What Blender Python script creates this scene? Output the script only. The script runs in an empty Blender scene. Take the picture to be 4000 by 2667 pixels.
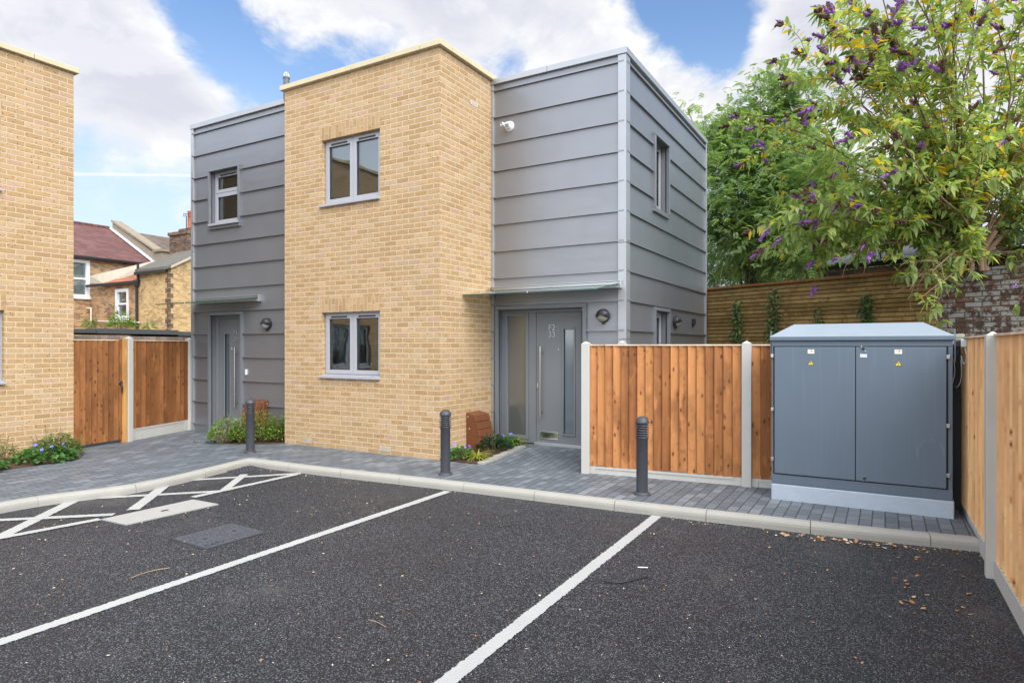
import bpy, math, random
import numpy as np
from mathutils import Vector, Matrix

R = math.radians
rng = random.Random(7)
nrng = np.random.default_rng(11)
scene = bpy.context.scene
COL = scene.collection

# ------------------------------------------------------------------ camera
F = 2504.0; CX = 2000.0; CYH = 1352.0          # focal length, centre and horizon, in photo pixels
YAW = R(30.2); CS, SN = math.cos(YAW), math.sin(YAW)
EYE = 1.6
cam_d = bpy.data.cameras.new('camera'); cam = bpy.data.objects.new('camera', cam_d); COL.objects.link(cam)
cam.location = (0, 0, EYE); cam.rotation_euler = (R(90), 0, YAW)
cam_d.sensor_width = 36; cam_d.lens = 36 * F / 4000; cam_d.shift_y = 18.5 / 4000
cam_d.clip_start = 0.05; cam_d.clip_end = 2000
scene.camera = cam
scene.view_settings.view_transform = 'Standard'; scene.view_settings.look = 'None'
scene.view_settings.gamma = 1; scene.view_settings.exposure = 0.46
scene.cycles.max_bounces = 8; scene.cycles.transparent_max_bounces = 16

# measured photo pixel -> point on a world plane
def pd(px, py, f): r = (px - CX) / F; return Vector(((CS*r - SN)*f, (SN*r + CS)*f, EYE + (CYH - py)/F*f))
def p_z(px, py, z): return pd(px, py, (EYE - z) * F / (py - CYH))
def p_y(px, py, Y): r = (px - CX) / F; return pd(px, py, Y / (SN*r + CS))
def p_x(px, py, X): r = (px - CX) / F; return pd(px, py, X / (CS*r - SN))
def x_at(px, Y): return p_y(px, 0, Y).x
def ray(px, py): return Vector((CS*(px-CX)/F - SN, SN*(px-CX)/F + CS, (CYH-py)/F)).normalized()

# ------------------------------------------------------------------ node helper
class NT:
    def __init__(s, nt): s.nt = nt
    def n(s, t, ins=None, **props):
        nd = s.nt.nodes.new('ShaderNode' + t)
        for k, v in props.items(): setattr(nd, k, v)
        for k, v in (ins or {}).items(): s.put(nd.inputs[k], v)
        return nd
    def put(s, inp, v):
        if isinstance(v, bpy.types.NodeSocket): s.nt.links.new(v, inp)
        else:
            if inp.type == 'RGBA' and len(v) == 3: v = (*v, 1)
            inp.default_value = v
    def m(s, op, a, b=0.0, c=None, clamp=False):
        nd = s.n('Math', {0: a, 1: b}, operation=op); nd.use_clamp = clamp
        if c is not None: s.put(nd.inputs[2], c)
        return nd.outputs[0]
    def vm(s, op, a, b=(0, 0, 0)):
        nd = s.n('VectorMath', {0: a, 1: b}, operation=op)
        return nd.outputs['Value'] if op in ('DOT_PRODUCT', 'LENGTH', 'DISTANCE') else nd.outputs['Vector']
    def sm(s, x, a, b, lo=0.0, hi=1.0):
        return s.n('MapRange', {'Value': x, 'From Min': a, 'From Max': b, 'To Min': lo, 'To Max': hi}, interpolation_type='SMOOTHSTEP').outputs[0]
    def mix(s, f, a, b, mode='MIX'):
        nd = s.n('Mix', data_type='RGBA', blend_type=mode); nd.clamp_result = False
        s.put(nd.inputs[0], f); s.put(nd.inputs[6], a); s.put(nd.inputs[7], b)
        return nd.outputs[2]
    def ramp(s, f, stops, interp='LINEAR'):
        nd = s.n('ValToRGB', {'Fac': f}); cr = nd.color_ramp; cr.interpolation = interp
        while len(cr.elements) < len(stops): cr.elements.new(0.5)
        for e, (p, c) in zip(cr.elements, stops): e.position = p; e.color = (*c, 1)
        return nd.outputs['Color']
    def noise(s, vec, scale, detail=3, rough=0.55, out='Fac'):
        return s.n('TexNoise', {'Vector': vec, 'Scale': scale, 'Detail': detail, 'Roughness': rough}).outputs[out]
    def comb(s, x=0.0, y=0.0, z=0.0): return s.n('CombineXYZ', {0: x, 1: y, 2: z}).outputs[0]
    def sep(s, v): nd = s.n('SeparateXYZ', {0: v}); return nd.outputs[0], nd.outputs[1], nd.outputs[2]

# ------------------------------------------------------------------ world: sky with broken cloud
SUN_DIR = Vector((0.64, -0.36, 0.68)).normalized()
sun_el = math.asin(SUN_DIR.z); sun_az = math.atan2(SUN_DIR.x, SUN_DIR.y)
world = bpy.data.worlds.new('World'); scene.world = world; world.use_nodes = True
w = NT(world.node_tree); world.node_tree.nodes.clear()
sky = w.n('TexSky', sky_type='NISHITA'); sky.sun_disc = False
sky.sun_elevation = sun_el; sky.sun_rotation = sun_az; sky.air_density = 1.0; sky.dust_density = 0.6; sky.ozone_density = 1.5
dirn = w.vm('NORMALIZE', w.n('TexCoord').outputs['Generated'])
dx, dy, dz = w.sep(dirn)
D2 = 4000 / 2352
def blob(x, y, sig, wt):
    c = ray(x*D2, y*D2)
    d = w.m('MAXIMUM', w.vm('DOT_PRODUCT', dirn, tuple(c)), 0.0)
    return w.m('MULTIPLY', w.m('POWER', d, (1472.0/sig)**2), wt)
BL = [(20, -20, 190, .75), (250, 60, 130, .65), (300, 200, 110, .65), (470, 230, 90, .9), (380, 330, 110, .45), (90, 190, 90, -.35),
      (460, 60, 80, -1.1), (560, 150, 60, -.9), (730, 165, 75, -.9), (880, 150, 60, -.7), (430, 130, 30, -.3),
      (640, 20, 90, .8), (860, 20, 140, 1.0), (1080, 50, 130, .9), (1250, 30, 80, .6), (1180, 135, 38, -.8),
      (1340, 110, 75, .9), (1440, 60, 60, .6), (1560, 190, 85, 1.0), (1500, 250, 90, .6), (1600, 40, 85, -1.3), (1670, 120, 45, -.8),
      (1480, 20, 40, -.4), (1820, 110, 110, 1.0), (1990, 60, 130, .8), (2150, 160, 170, .8), (2350, 60, 150, .6), (310, 420, 150, -.5), (190, 440, 60, .4)]
acc = None
for b in BL:
    v = blob(*b); acc = v if acc is None else w.m('ADD', acc, v)
q = w.vm('MULTIPLY', dirn, (1, 1, 1.6))
warp = w.noise(q, 3.2, 3, .5, 'Color')
qw = w.vm('ADD', q, w.vm('MULTIPLY', w.vm('SUBTRACT', warp, (.5, .5, .5)), (.16, .16, .16)))
n1 = w.noise(qw, 6.5, 10, .64)
n2 = w.noise(qw, 17.0, 7, .62)
cov = w.m('ADD', w.m('ADD', acc, -0.06), w.m('ADD', w.m('MULTIPLY', w.m('SUBTRACT', n1, .5), 2.3), w.m('MULTIPLY', w.m('SUBTRACT', n2, .5), 1.0)))
mask = w.m('MULTIPLY', w.sm(cov, 0.00, 0.84), .97)
thick = w.sm(w.m('ADD', cov, w.m('MULTIPLY', w.m('SUBTRACT', w.noise(qw, 4.2, 7, .6), .5), 2.8)), 0.75, 1.85)
so = w.vm('ADD', qw, tuple(Vector((.25, -.15, .55)).normalized()*.05))
puff = w.sm(w.m('SUBTRACT', n1, w.noise(so, 6.5, 6, .6)), -.07, .09)
cloud = w.mix(w.m('MULTIPLY', thick, .9), w.mix(puff, (.66, .665, .695), (.76, .755, .76)), w.mix(puff, (.53, .54, .605), (.62, .625, .68)))
blue = w.mix(1.0, sky.outputs['Color'], (0.135, 0.150, 0.163), 'MULTIPLY')
haze_f = w.m('MULTIPLY', w.sm(dz, 0.46, 0.05), .92)
blue = w.mix(haze_f, blue, (.56, .64, .73))
# contrail: a thin great-circle band low on the left
ca, cb = ray(250, 680), ray(760, 686)
nrm = ca.cross(cb).normalized(); mid = (ca + cb).normalized()
off = w.m('ABSOLUTE', w.m('ADD', w.vm('DOT_PRODUCT', dirn, tuple(nrm)), w.m('MULTIPLY', w.m('SUBTRACT', n2, .5), .003)))
trail = w.m('MULTIPLY', w.sm(off, 0.0032, 0.0006), w.sm(w.vm('DOT_PRODUCT', dirn, tuple(mid)), .955, .985))
blue = w.mix(w.m('MULTIPLY', trail, .7), blue, (.74, .74, .75))
skyc = w.mix(mask, blue, cloud)
# glow added around the veiled sun behind the camera, for softer light
glow = w.m('POWER', w.m('MAXIMUM', w.vm('DOT_PRODUCT', dirn, tuple(SUN_DIR)), 0.0), 4.0)
skyc = w.mix(1.0, skyc, w.mix(1.0, (1.3, 1.28, 1.22), w.comb(glow, glow, glow), 'MULTIPLY'), 'ADD')
west = w.sm(w.vm('DOT_PRODUCT', dirn, tuple(Vector((-.55, -.80, .45)).normalized())), .60, .97)
over = w.m('ADD', w.m('ADD', w.m('MULTIPLY', w.sm(dz, .52, .85), .75), w.m('MULTIPLY', west, .8)), w.m('MULTIPLY', w.sm(w.vm('DOT_PRODUCT', dirn, (SN, -CS, 0)), .0, .7), .35))
skyc = w.mix(1.0, skyc, w.mix(1.0, (1.0, .99, .97), w.comb(over, over, over), 'MULTIPLY'), 'ADD')   # unseen sky overhead, behind and west brightened to fill walls and right fence
skyc = w.mix(w.sm(dz, -0.02, -0.10), skyc, (.20, .19, .18))
bg = w.n('Background', {'Color': skyc, 'Strength': 1.0})
wo = w.n('OutputWorld'); w.nt.links.new(bg.outputs[0], wo.inputs[0])

# ------------------------------------------------------------------ sun (veiled)
sd = bpy.data.lights.new('sun', 'SUN'); sd.energy = 2.2; sd.angle = R(50); sd.color = (1.0, .965, .90)
sun = bpy.data.objects.new('sun', sd); COL.objects.link(sun)
sun.rotation_euler = (-SUN_DIR).to_track_quat('-Z', 'Y').to_euler(); sun.location = (6, -5, 12)

# ------------------------------------------------------------------ object helpers
WM = {}                                           # world matrix of every object built
def tag(o, label=None, cat=None, group=None, kind=None):
    for k, v in (('label', label), ('category', cat), ('group', group), ('kind', kind)):
        if v: o[k] = v
    return o
def thing(name, label, cat, loc=(0, 0, 0), group=None):
    o = bpy.data.objects.new(name, None); COL.objects.link(o); o.location = loc
    o.empty_display_size = .2
    WM[o.name] = Matrix.Translation(loc)
    return tag(o, label, cat, group)
def link_mesh(name, me, mt, parent):
    o = bpy.data.objects.new(name, me); COL.objects.link(o); me.materials.append(mt)
    if parent is not None:
        o.parent = parent; WM[o.name] = WM[parent.name]
    else: WM[o.name] = Matrix.Identity(4)
    return o
def copy_tree(o, parent=None, loc=None, rz=None):
    c = o.copy(); COL.objects.link(c); c.parent = parent
    if loc is not None: c.location = loc
    if rz is not None: c.rotation_euler.z = rz
    for ch in list(o.children): copy_tree(ch, c)
    return c

class Fr:                                          # u along, v up, w outward
    def __init__(s, O, U): s.O = Vector(O); s.U = Vector((*U, 0)[:3]).normalized(); s.N = s.U.cross(Vector((0, 0, 1)))
    def p(s, u, v, w): return s.O + s.U*u + Vector((0, 0, v)) + s.N*w
    def u(s, pt): return (Vector(pt) - s.O).dot(s.U)
WF = Fr((0, 0, 0), (1, 0))                         # world frame: u = x, w = -y

class MB:
    def __init__(s): s.v = []; s.f = []; s.uv = []; s.t = []; s.tint = 0.5; s.sm = []
    def add(s, pts): i = len(s.v); s.v += [tuple(p) for p in pts]; s.t += [s.tint]*len(pts); return i
    def face(s, idx, uv=None, smooth=False):
        s.f.append(tuple(idx)); s.sm.append(smooth)
        if uv is None:
            P = [Vector(s.v[i]) for i in idx]
            n = (P[1]-P[0]).cross(P[2]-P[0]); a = [abs(c) for c in n]
            k = a.index(max(a))
            uv = [((p.x, p.y) if k == 2 else (p.x, p.z) if k == 1 else (p.y, p.z)) for p in P]
        s.uv += [tuple(x) for x in uv]
    def poly(s, pts, uv=None): i = s.add(pts); s.face(range(i, i+len(pts)), uv)
    def box(s, x0, x1, y0, y1, z0, z1): s.fbox(WF, x0, x1, z0, z1, -y1, -y0)
    def fbox(s, fr, u0, u1, v0, v1, w0, w1, fuv=False):
        c = [(u0,v0,w1),(u1,v0,w1),(u1,v1,w1),(u0,v1,w1),(u0,v0,w0),(u1,v0,w0),(u1,v1,w0),(u0,v1,w0)]
        i = s.add([fr.p(*q) for q in c])
        for f, (a, b) in zip(((0,1,2,3),(5,4,7,6),(1,5,6,2),(4,0,3,7),(3,2,6,7),(4,5,1,0)), ((0,1),(0,1),(2,1),(2,1),(0,2),(0,2))):
            s.face([i+k for k in f], [(c[k][a], c[k][b]) for k in f] if fuv else None)
    def prism(s, fr, uv_pts, w0, w1):              # polygon in (u,v), extruded along w
        n = len(uv_pts); i = s.add([fr.p(u, v, w1) for u, v in uv_pts] + [fr.p(u, v, w0) for u, v in uv_pts])
        s.face(range(i, i+n)); s.face([i+n+k for k in reversed(range(n))])
        for k in range(n): s.face((i+k, i+n+k, i+n+(k+1) % n, i+(k+1) % n))
    def vprism(s, pts, z0, z1):                    # ccw polygon in xy, extruded in z
        n = len(pts); i = s.add([(p[0], p[1], z1) for p in pts] + [(p[0], p[1], z0) for p in pts])
        s.face(range(i, i+n)); s.face([i+n+k for k in reversed(range(n))])
        for k in range(n): s.face((i+k, i+n+k, i+n+(k+1) % n, i+(k+1) % n))
    def tube(s, pts, rad, n=8, cap=True):
        pts = [Vector(p) for p in pts]; m = len(pts)
        rads = rad if isinstance(rad, (list, tuple)) else [rad]*m
        prev = None; rings = []
        for k in range(m):
            d = (pts[min(k+1, m-1)] - pts[max(k-1, 0)]).normalized()
            if prev is None: a = d.orthogonal().normalized()
            else: a = (prev - d*prev.dot(d)).normalized()
            prev = a; b = d.cross(a)
            rings.append(s.add([pts[k] + (a*math.cos(t) + b*math.sin(t))*rads[k] for t in [2*math.pi*j/n for j in range(n)]]))
        L = 0
        for k in range(m-1):
            l2 = L + (pts[k+1]-pts[k]).length
            for j in range(n):
                j2 = (j+1) % n
                s.face((rings[k]+j, rings[k]+j2, rings[k+1]+j2, rings[k+1]+j), [(j/n, L), ((j+1)/n, L), ((j+1)/n, l2), (j/n, l2)], True)
            L = l2
        if cap: s.caps(rings, n)
    def caps(s, rings, n):
        for r0, o in ((rings[0], list(reversed(range(n)))), (rings[-1], list(range(n)))):
            i = s.add([s.v[r0+j] for j in o]); s.face(range(i, i+n))
    def lathe(s, prof, n=24, M=None, smooth=True):  # prof: (radius, z) from bottom to top
        M = M or Matrix.Identity(4); rings = []
        for r, z in prof: rings.append(s.add([M @ Vector((r*math.cos(2*math.pi*j/n), r*math.sin(2*math.pi*j/n), z)) for j in range(n)]))
        for k in range(len(prof)-1):
            for j in range(n):
                j2 = (j+1) % n
                s.face((rings[k]+j, rings[k]+j2, rings[k+1]+j2, rings[k+1]+j), None, smooth)
        s.caps(rings, n)
    def wall(s, fr, u0, u1, v0, v1, w, holes, depth):  # outer sheet with openings, and their reveals
        us = sorted({u0, u1, *[h[0] for h in holes], *[h[1] for h in holes]})
        vs = sorted({v0, v1, *[h[2] for h in holes], *[h[3] for h in holes]})
        for a, b in zip(us, us[1:]):
            for c, d in zip(vs, vs[1:]):
                m = ((a+b)/2, (c+d)/2)
                if any(h[0] < m[0] < h[1] and h[2] < m[1] < h[3] for h in holes): continue
                s.poly([fr.p(a,c,w), fr.p(b,c,w), fr.p(b,d,w), fr.p(a,d,w)])
        for a, b, c, d in holes:
            e = w - depth
            for q in ([(a,c,w),(a,d,w),(a,d,e),(a,c,e)], [(b,c,w),(b,c,e),(b,d,e),(b,d,w)], [(a,d,w),(b,d,w),(b,d,e),(a,d,e)], [(a,c,w),(a,c,e),(b,c,e),(b,c,w)]):
                s.poly([fr.p(*x) for x in q])
    def build(s, name, mt, parent=None, bevel=0.0):
        inv = WM[parent.name].inverted() if parent is not None else None
        V = [inv @ Vector(p) for p in s.v] if inv else s.v
        me = bpy.data.meshes.new(name); me.from_pydata([tuple(p) for p in V], [], s.f)
        uvl = me.uv_layers.new(name='UVMap'); uvl.data.foreach_set('uv', [c for p in s.uv for c in p])
        at = me.attributes.new('tint', 'FLOAT', 'POINT'); at.data.foreach_set('value', s.t)
        me.polygons.foreach_set('use_smooth', s.sm)
        me.update()
        o = link_mesh(name, me, mt, parent)
        if bevel:
            b = o.modifiers.new('bevel', 'BEVEL'); b.width = bevel; b.segments = 2; b.limit_method = 'ANGLE'; b.angle_limit = R(40)
        return o

def leaf_mesh(name, mt, parent, P, Dr, Nm, L, W, T, fold=.18, droop=.25, kind=None):
    """many leaves in one mesh: each a folded, drooping blade of four faces"""
    P = np.asarray(P, float); Dr = np.asarray(Dr, float); Nm = np.asarray(Nm, float)
    L = np.asarray(L, float)[:, None]; W = np.asarray(W, float)[:, None]; T = np.asarray(T, float)
    Dr /= np.linalg.norm(Dr, axis=1, keepdims=True) + 1e-9
    S = np.cross(Dr, Nm); S /= np.linalg.norm(S, axis=1, keepdims=True) + 1e-9
    Nn = np.cross(S, Dr)
    n = len(P); V = np.empty((n, 7, 3)); Z = np.array([0, 0, 1.])
    V[:, 0] = P
    V[:, 1] = P + Dr*L*.38 + S*W*.5 + Nn*W*fold
    V[:, 2] = P + Dr*L*.38
    V[:, 3] = P + Dr*L*.38 - S*W*.5 + Nn*W*fold
    V[:, 4] = P + Dr*L*.72 + S*W*.32 + Nn*W*fold*.6 - Z*L*droop*.4
    V[:, 5] = P + Dr*L*.72 - S*W*.32 + Nn*W*fold*.6 - Z*L*droop*.4
    V[:, 6] = P + Dr*L - Z*L*droop
    if parent is not None:
        inv = np.array(WM[parent.name].inverted()); V = V @ inv[:3, :3].T + inv[:3, 3]
    loc = [(0, 2, 1), (0, 3, 2), (1, 2, 6, 4), (2, 3, 5, 6)]
    me = bpy.data.meshes.new(name); me.vertices.add(n*7); me.vertices.foreach_set('co', V.reshape(-1))
    tot = np.array([3, 3, 4, 4]); nl = 14
    me.loops.add(n*nl); me.polygons.add(n*4)
    li = np.array([i for f in loc for i in f])[None, :] + (np.arange(n)*7)[:, None]
    me.loops.foreach_set('vertex_index', li.reshape(-1).astype(np.int32))
    st = np.concatenate([[0], np.cumsum(tot)[:-1]])[None, :] + (np.arange(n)*nl)[:, None]
    me.polygons.foreach_set('loop_start', st.reshape(-1).astype(np.int32))
    at = me.attributes.new('tint', 'FLOAT', 'POINT'); at.data.foreach_set('value', np.repeat(T, 7).astype(np.float32))
    me.update(calc_edges=True); me.validate()
    o = link_mesh(name, me, mt, parent)
    if kind: o['kind'] = kind
    return o

# ------------------------------------------------------------------ materials
def new_mat(name):
    m = bpy.data.materials.new(name); m.use_nodes = True; m.node_tree.nodes.clear(); return m, NT(m.node_tree)
def finish(g, shader): o = g.n('OutputMaterial'); g.nt.links.new(shader, o.inputs[0])
def pbsdf(g, col, rough=.6, metal=0.0, spec=.5, bump=None, bs=.4, bd=.004, **kw):
    ins = {'Base Color': col, 'Roughness': rough, 'Metallic': metal, 'Specular IOR Level': spec}
    if bump is not None: ins['Normal'] = g.n('Bump', {'Height': bump, 'Strength': bs, 'Distance': bd}).outputs[0]
    nd = g.n('BsdfPrincipled', ins)
    for k, v in kw.items(): g.put(nd.inputs[k], v)
    return nd.outputs[0]
def uvc(g): return g.sep(g.n('UVMap').outputs[0])
def obj_co(g): return g.n('TexCoord').outputs['Object']

def simple(name, col, rough=.5, metal=0.0, var=.12, scale=6, bs=.15, bscale=60, spec=.5, grime=None):
    m, g = new_mat(name); co = obj_co(g)
    n = g.noise(co, scale, 4); k = g.m('ADD', 1 - var, g.m('MULTIPLY', n, 2*var))
    c = g.mix(1.0, col, g.comb(k, k, k), 'MULTIPLY')
    if grime: c = g.mix(g.m('MULTIPLY', g.sm(g.noise(co, scale*2.3, 6, .65), .55, .75), .6), c, grime)
    finish(g, pbsdf(g, c, g.m('ADD', rough - .06, g.m('MULTIPLY', n, .12)), metal, spec, g.noise(co, bscale, 3), bs, .003))
    return m

def brick_nodes(g, u, v, W, H, mort):
    row = g.m('FLOOR', g.m('DIVIDE', v, H))
    uu = g.m('ADD', g.m('DIVIDE', u, W), g.m('MULTIPLY', g.m('FLOORED_MODULO', row, 2.0), .5))
    col = g.m('FLOOR', uu)
    fu = g.m('MULTIPLY', g.m('SUBTRACT', uu, col), W)
    fv = g.m('SUBTRACT', v, g.m('MULTIPLY', row, H))
    d = g.m('MINIMUM', g.m('MINIMUM', fu, g.m('SUBTRACT', W, fu)), g.m('MINIMUM', fv, g.m('SUBTRACT', H, fv)))
    idn = g.n('TexWhiteNoise', {'Vector': g.comb(col, row, 0.0)}, noise_dimensions='3D')
    id2 = g.n('TexWhiteNoise', {'Vector': g.comb(row, g.m('ADD', col, 37.0), 4.0)}, noise_dimensions='3D')
    return d, idn.outputs['Value'], id2.outputs['Value']

def brick_mat(name, stops, mortar, W=.225, H=.075, mw=.0105, speck=.8, swap=False, paint=None, dirt=None, bs=.6):
    m, g = new_mat(name); u, v, _ = uvc(g); co = g.comb(u, v, 0.0)
    if swap: u, v = v, u
    wob = g.noise(co, 9, 3, .6)
    vv = g.m('ADD', v, g.m('MULTIPLY', g.m('SUBTRACT', wob, .5), .006)); u2 = g.m('ADD', u, g.m('MULTIPLY', g.m('SUBTRACT', g.noise(co, 7, 3), .5), .008))
    d, r1, r2 = brick_nodes(g, u2, vv, W, H, mw)
    d = g.m('ADD', d, g.m('MULTIPLY', g.m('SUBTRACT', g.noise(co, 55, 3), .5), .004))
    body = g.sm(d, mw*.35, mw*.75)
    c = g.ramp(r1, stops)
    cn = g.noise(co, 26, 5, .65); k = g.m('ADD', .74, g.m('MULTIPLY', cn, .52))
    k = g.m('MULTIPLY', k, g.m('ADD', .92, g.m('MULTIPLY', r2, .16)))
    k = g.m('MULTIPLY', k, g.m('ADD', .86, g.m('MULTIPLY', g.noise(co, .8, 5, .62), .28)))
    c = g.mix(1.0, c, g.comb(k, k, k), 'MULTIPLY')
    if speck:                                      # dark burnt flecks, more on some bricks
        vo = g.n('TexVoronoi', {'Vector': g.vm('MULTIPLY', co, (34, 52, 1)), 'Scale': 1.0, 'Randomness': 1.0})
        rv = g.sep(vo.outputs['Color'])[0]
        on = g.m('GREATER_THAN', rv, g.m('SUBTRACT', .97, g.m('MULTIPLY', g.m('POWER', r2, 1.8), .34)))
        sp = g.m('MULTIPLY', g.sm(vo.outputs['Distance'], .42, .22), on)
        c = g.mix(g.m('MULTIPLY', sp, speck), c, (.055, .035, .022))
        wh = g.m('MULTIPLY', g.sm(g.noise(co, 3.1, 6, .7), .70, .80), .5)
        c = g.mix(wh, c, (.72, .66, .56))
    if dirt: c = g.mix(g.m('MULTIPLY', g.sm(g.noise(co, 1.7, 6, .65), .48, .68), .75), c, dirt)
    mc = g.mix(g.m('MULTIPLY', g.noise(co, 18, 4), .5), mortar, tuple(x*.72 for x in mortar))
    c = g.mix(body, mc, c)
    if paint:
        pn = g.m('ADD', g.noise(co, 8, 8, .74), g.m('MULTIPLY', g.m('SUBTRACT', r2, .45), .10))
        c = g.mix(g.m('MULTIPLY', g.sm(pn, .47, .55), g.m('ADD', .25, g.m('MULTIPLY', body, .75))), c, paint)
    h = g.m('ADD', body, g.m('MULTIPLY', g.noise(co, 90, 4, .6), .5))
    finish(g, pbsdf(g, c, .88, 0, .25, h, bs, .006))
    return m

M_BRICK = brick_mat('yellow_stock_brick', [(0, (.395, .250, .120)), (.22, (.425, .274, .134)), (.50, (.445, .294, .150)), (.75, (.463, .314, .170)), (.90, (.48, .338, .20)), (.96, (.465, .31, .19)), (1, (.47, .298, .20))], (.62, .485, .325), mw=.0120)
M_SOLDIER = brick_mat('soldier_brick', [(0, (.385, .243, .115)), (.5, (.440, .288, .145)), (1, (.47, .32, .175))], (.56, .435, .29), W=.225, H=.075, swap=True)
M_OLD1 = brick_mat('old_brown_brick', [(0, (.20, .11, .055)), (.35, (.37, .21, .10)), (.7, (.46, .27, .13)), (1, (.50, .31, .15))], (.42, .35, .26), dirt=(.09, .06, .04), speck=0)
M_OLD2 = brick_mat('old_yellow_brick', [(0, (.34, .20, .075)), (.3, (.54, .34, .13)), (.7, (.62, .42, .18)), (1, (.44, .27, .11))], (.55, .46, .32), dirt=(.12, .08, .045), speck=0)
M_SOOT = brick_mat('sooty_brick', [(0, (.06, .04, .03)), (.5, (.14, .08, .05)), (1, (.24, .14, .08))], (.20, .17, .13), dirt=(.04, .03, .025), speck=0)
M_WHITEB = brick_mat('flaking_painted_brick', [(0, (.09, .05, .035)), (.5, (.16, .085, .055)), (1, (.24, .12, .08))], (.07, .055, .045), mw=.016, speck=0, paint=(.34, .325, .30), dirt=(.05, .035, .03), bs=1.0)
M_COPE = simple('cream_stone', (.58, .50, .325), .8, var=.10, scale=9, bs=.3, grime=(.45, .37, .22))
M_KERB = simple('kerb_concrete', (.345, .332, .29), .9, var=.10, scale=5, bs=.5, bscale=160, grime=(.38, .35, .30))
M_POST = simple('post_concrete', (.48, .465, .42), .88, var=.09, scale=4, bs=.4, bscale=120, grime=(.42, .40, .36))
M_SLAB = simple('slab_concrete', (.34, .33, .30), .9, var=.10, scale=8, bs=.4, bscale=140, grime=(.33, .31, .28))

def zinc(name, col, rough):
    m, g = new_mat(name); u, v, _ = uvc(g); co = g.comb(u, v, 0.0)
    pan = g.m('FLOOR', g.m('DIVIDE', g.m('SUBTRACT', v, 5.64 - .4235*14), .4235))
    rp = g.n('TexWhiteNoise', {'W': pan}, noise_dimensions='1D').outputs['Value']
    k = g.m('ADD', .90, g.m('MULTIPLY', rp, .06))
    k = g.m('ADD', k, g.m('MULTIPLY', g.noise(g.comb(g.m('MULTIPLY', u, 2.2), g.m('MULTIPLY', v, .8), pan), 1.0, 4), .16))
    k = g.m('ADD', k, g.m('MULTIPLY', g.noise(co, 140, 2), .05))
    c = g.mix(1.0, col, g.comb(k, k, k), 'MULTIPLY')
    st = g.noise(g.vm('MULTIPLY', co, (9, 2.0, 1)), 1.0, 7, .72)          # chalky scuffs
    c = g.mix(g.m('MULTIPLY', g.m('MULTIPLY', g.sm(st, .66, .76), g.sm(g.noise(co, 1.3, 2), .5, .62)), .35), c, (.5, .5, .53))
    bump = g.m('ADD', g.m('MULTIPLY', g.noise(g.vm('MULTIPLY', co, (1.3, 3.5, 1)), 1.0, 2), 1.0), g.m('MULTIPLY', g.noise(co, 120, 2), .03))
    finish(g, pbsdf(g, c, g.m('ADD', rough, g.m('MULTIPLY', g.noise(co, 3, 3), .12)), .55, .5, bump, .35, .02))
    return m
M_ZINC = zinc('weathered_zinc', (.252, .257, .272), .33)
M_ZTRIM = zinc('zinc_trim', (.39, .395, .405), .32)
M_FRAME = simple('grey_window_paint', (.375, .38, .405), .4, var=.04, bs=.03)
M_DOOR = simple('grey_door_paint', (.176, .185, .193), .45, spec=.35, var=.04, bs=.06, bscale=200)
M_DOORF = simple('grey_door_frame_paint', (.176, .186, .195), .45, spec=.35, var=.05, bs=.04)
M_STEEL = simple('brushed_steel', (.62, .60, .57), .28, 1.0, var=.05, bs=.02)
M_CHROME = simple('chrome', (.78, .79, .8), .12, 1.0, var=.02, bs=.0)
M_NUM = simple('satin_numeral', (.42, .43, .44), .3, .5, var=.05, bs=.0)
M_BLACK = simple('black_plastic', (.022, .022, .025), .42, var=.2, bs=.08)
M_WHITE = simple('white_plastic', (.74, .74, .73), .45, var=.04, bs=.03)
M_ALU = simple('anodised_aluminium', (.50, .51, .51), .35, .7, var=.06, bs=.03)
M_BOLL = simple('bollard_paint', (.048, .049, .058), .48, var=.12, scale=14, bs=.15, bscale=180, grime=(.085, .085, .092))
M_METER = simple('brown_meter_box', (.155, .052, .019), .42, var=.10, bs=.12, bscale=90)
M_FLUE = simple('grey_flue', (.11, .115, .13), .45, var=.08)
M_LENS = simple('lamp_lens', (.30, .285, .23), .3, var=.06)
M_TERRA = simple('terracotta', (.52, .13, .055), .7, var=.12)
M_CREAMV = simple('cream_vent', (.70, .62, .48), .6, var=.05)
M_ROOM = simple('room_plaster', (.72, .70, .64), .9, var=.03, bs=.0)
M_DARK = simple('dark_void', (.02, .019, .018), .9, var=.2)
M_FELT = simple('roofing_felt', (.085, .088, .09), .9, var=.25, scale=5, bs=.5, bscale=30, grime=(.16, .17, .13))
M_SOIL = simple('bark_soil', (.085, .040, .022), .95, var=.4, scale=40, bs=1.0, bscale=70)
M_EARTH = simple('yard_earth', (.13, .11, .08), .95, var=.3, scale=2, bs=.6, bscale=20)
M_WHITEP = simple('white_gloss_wood', (.76, .76, .75), .4, var=.05, bs=.1)
M_RENDER = simple('cement_render', (.50, .43, .33), .9, var=.15, scale=4, bs=.5, bscale=40, grime=(.33, .28, .2))
M_STONE = simple('weathered_stone', (.27, .22, .155), .9, var=.25, scale=6, bs=.7, bscale=30, grime=(.16, .14, .10))
M_SLATE = simple('lichened_slate', (.125, .112, .09), .9, var=.3, scale=4, bs=.6, bscale=20, grime=(.24, .22, .17))
M_LEAD = simple('lead_flashing', (.48, .50, .53), .6, var=.12)
M_PIPE = simple('painted_pipe', (.60, .55, .46), .5, var=.1)
M_BARKD = simple('dark_bark', (.085, .062, .045), .9, var=.3, scale=12, bs=.9, bscale=40)
M_BARKB = simple('brown_stem', (.22, .135, .085), .85, var=.25, scale=14, bs=.6, bscale=50)
M_YELLOW = simple('warning_yellow', (.80, .58, .06), .5, var=.03, bs=.0)
M_LABEL = simple('cream_label', (.78, .74, .58), .5, var=.03, bs=.0)
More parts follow.
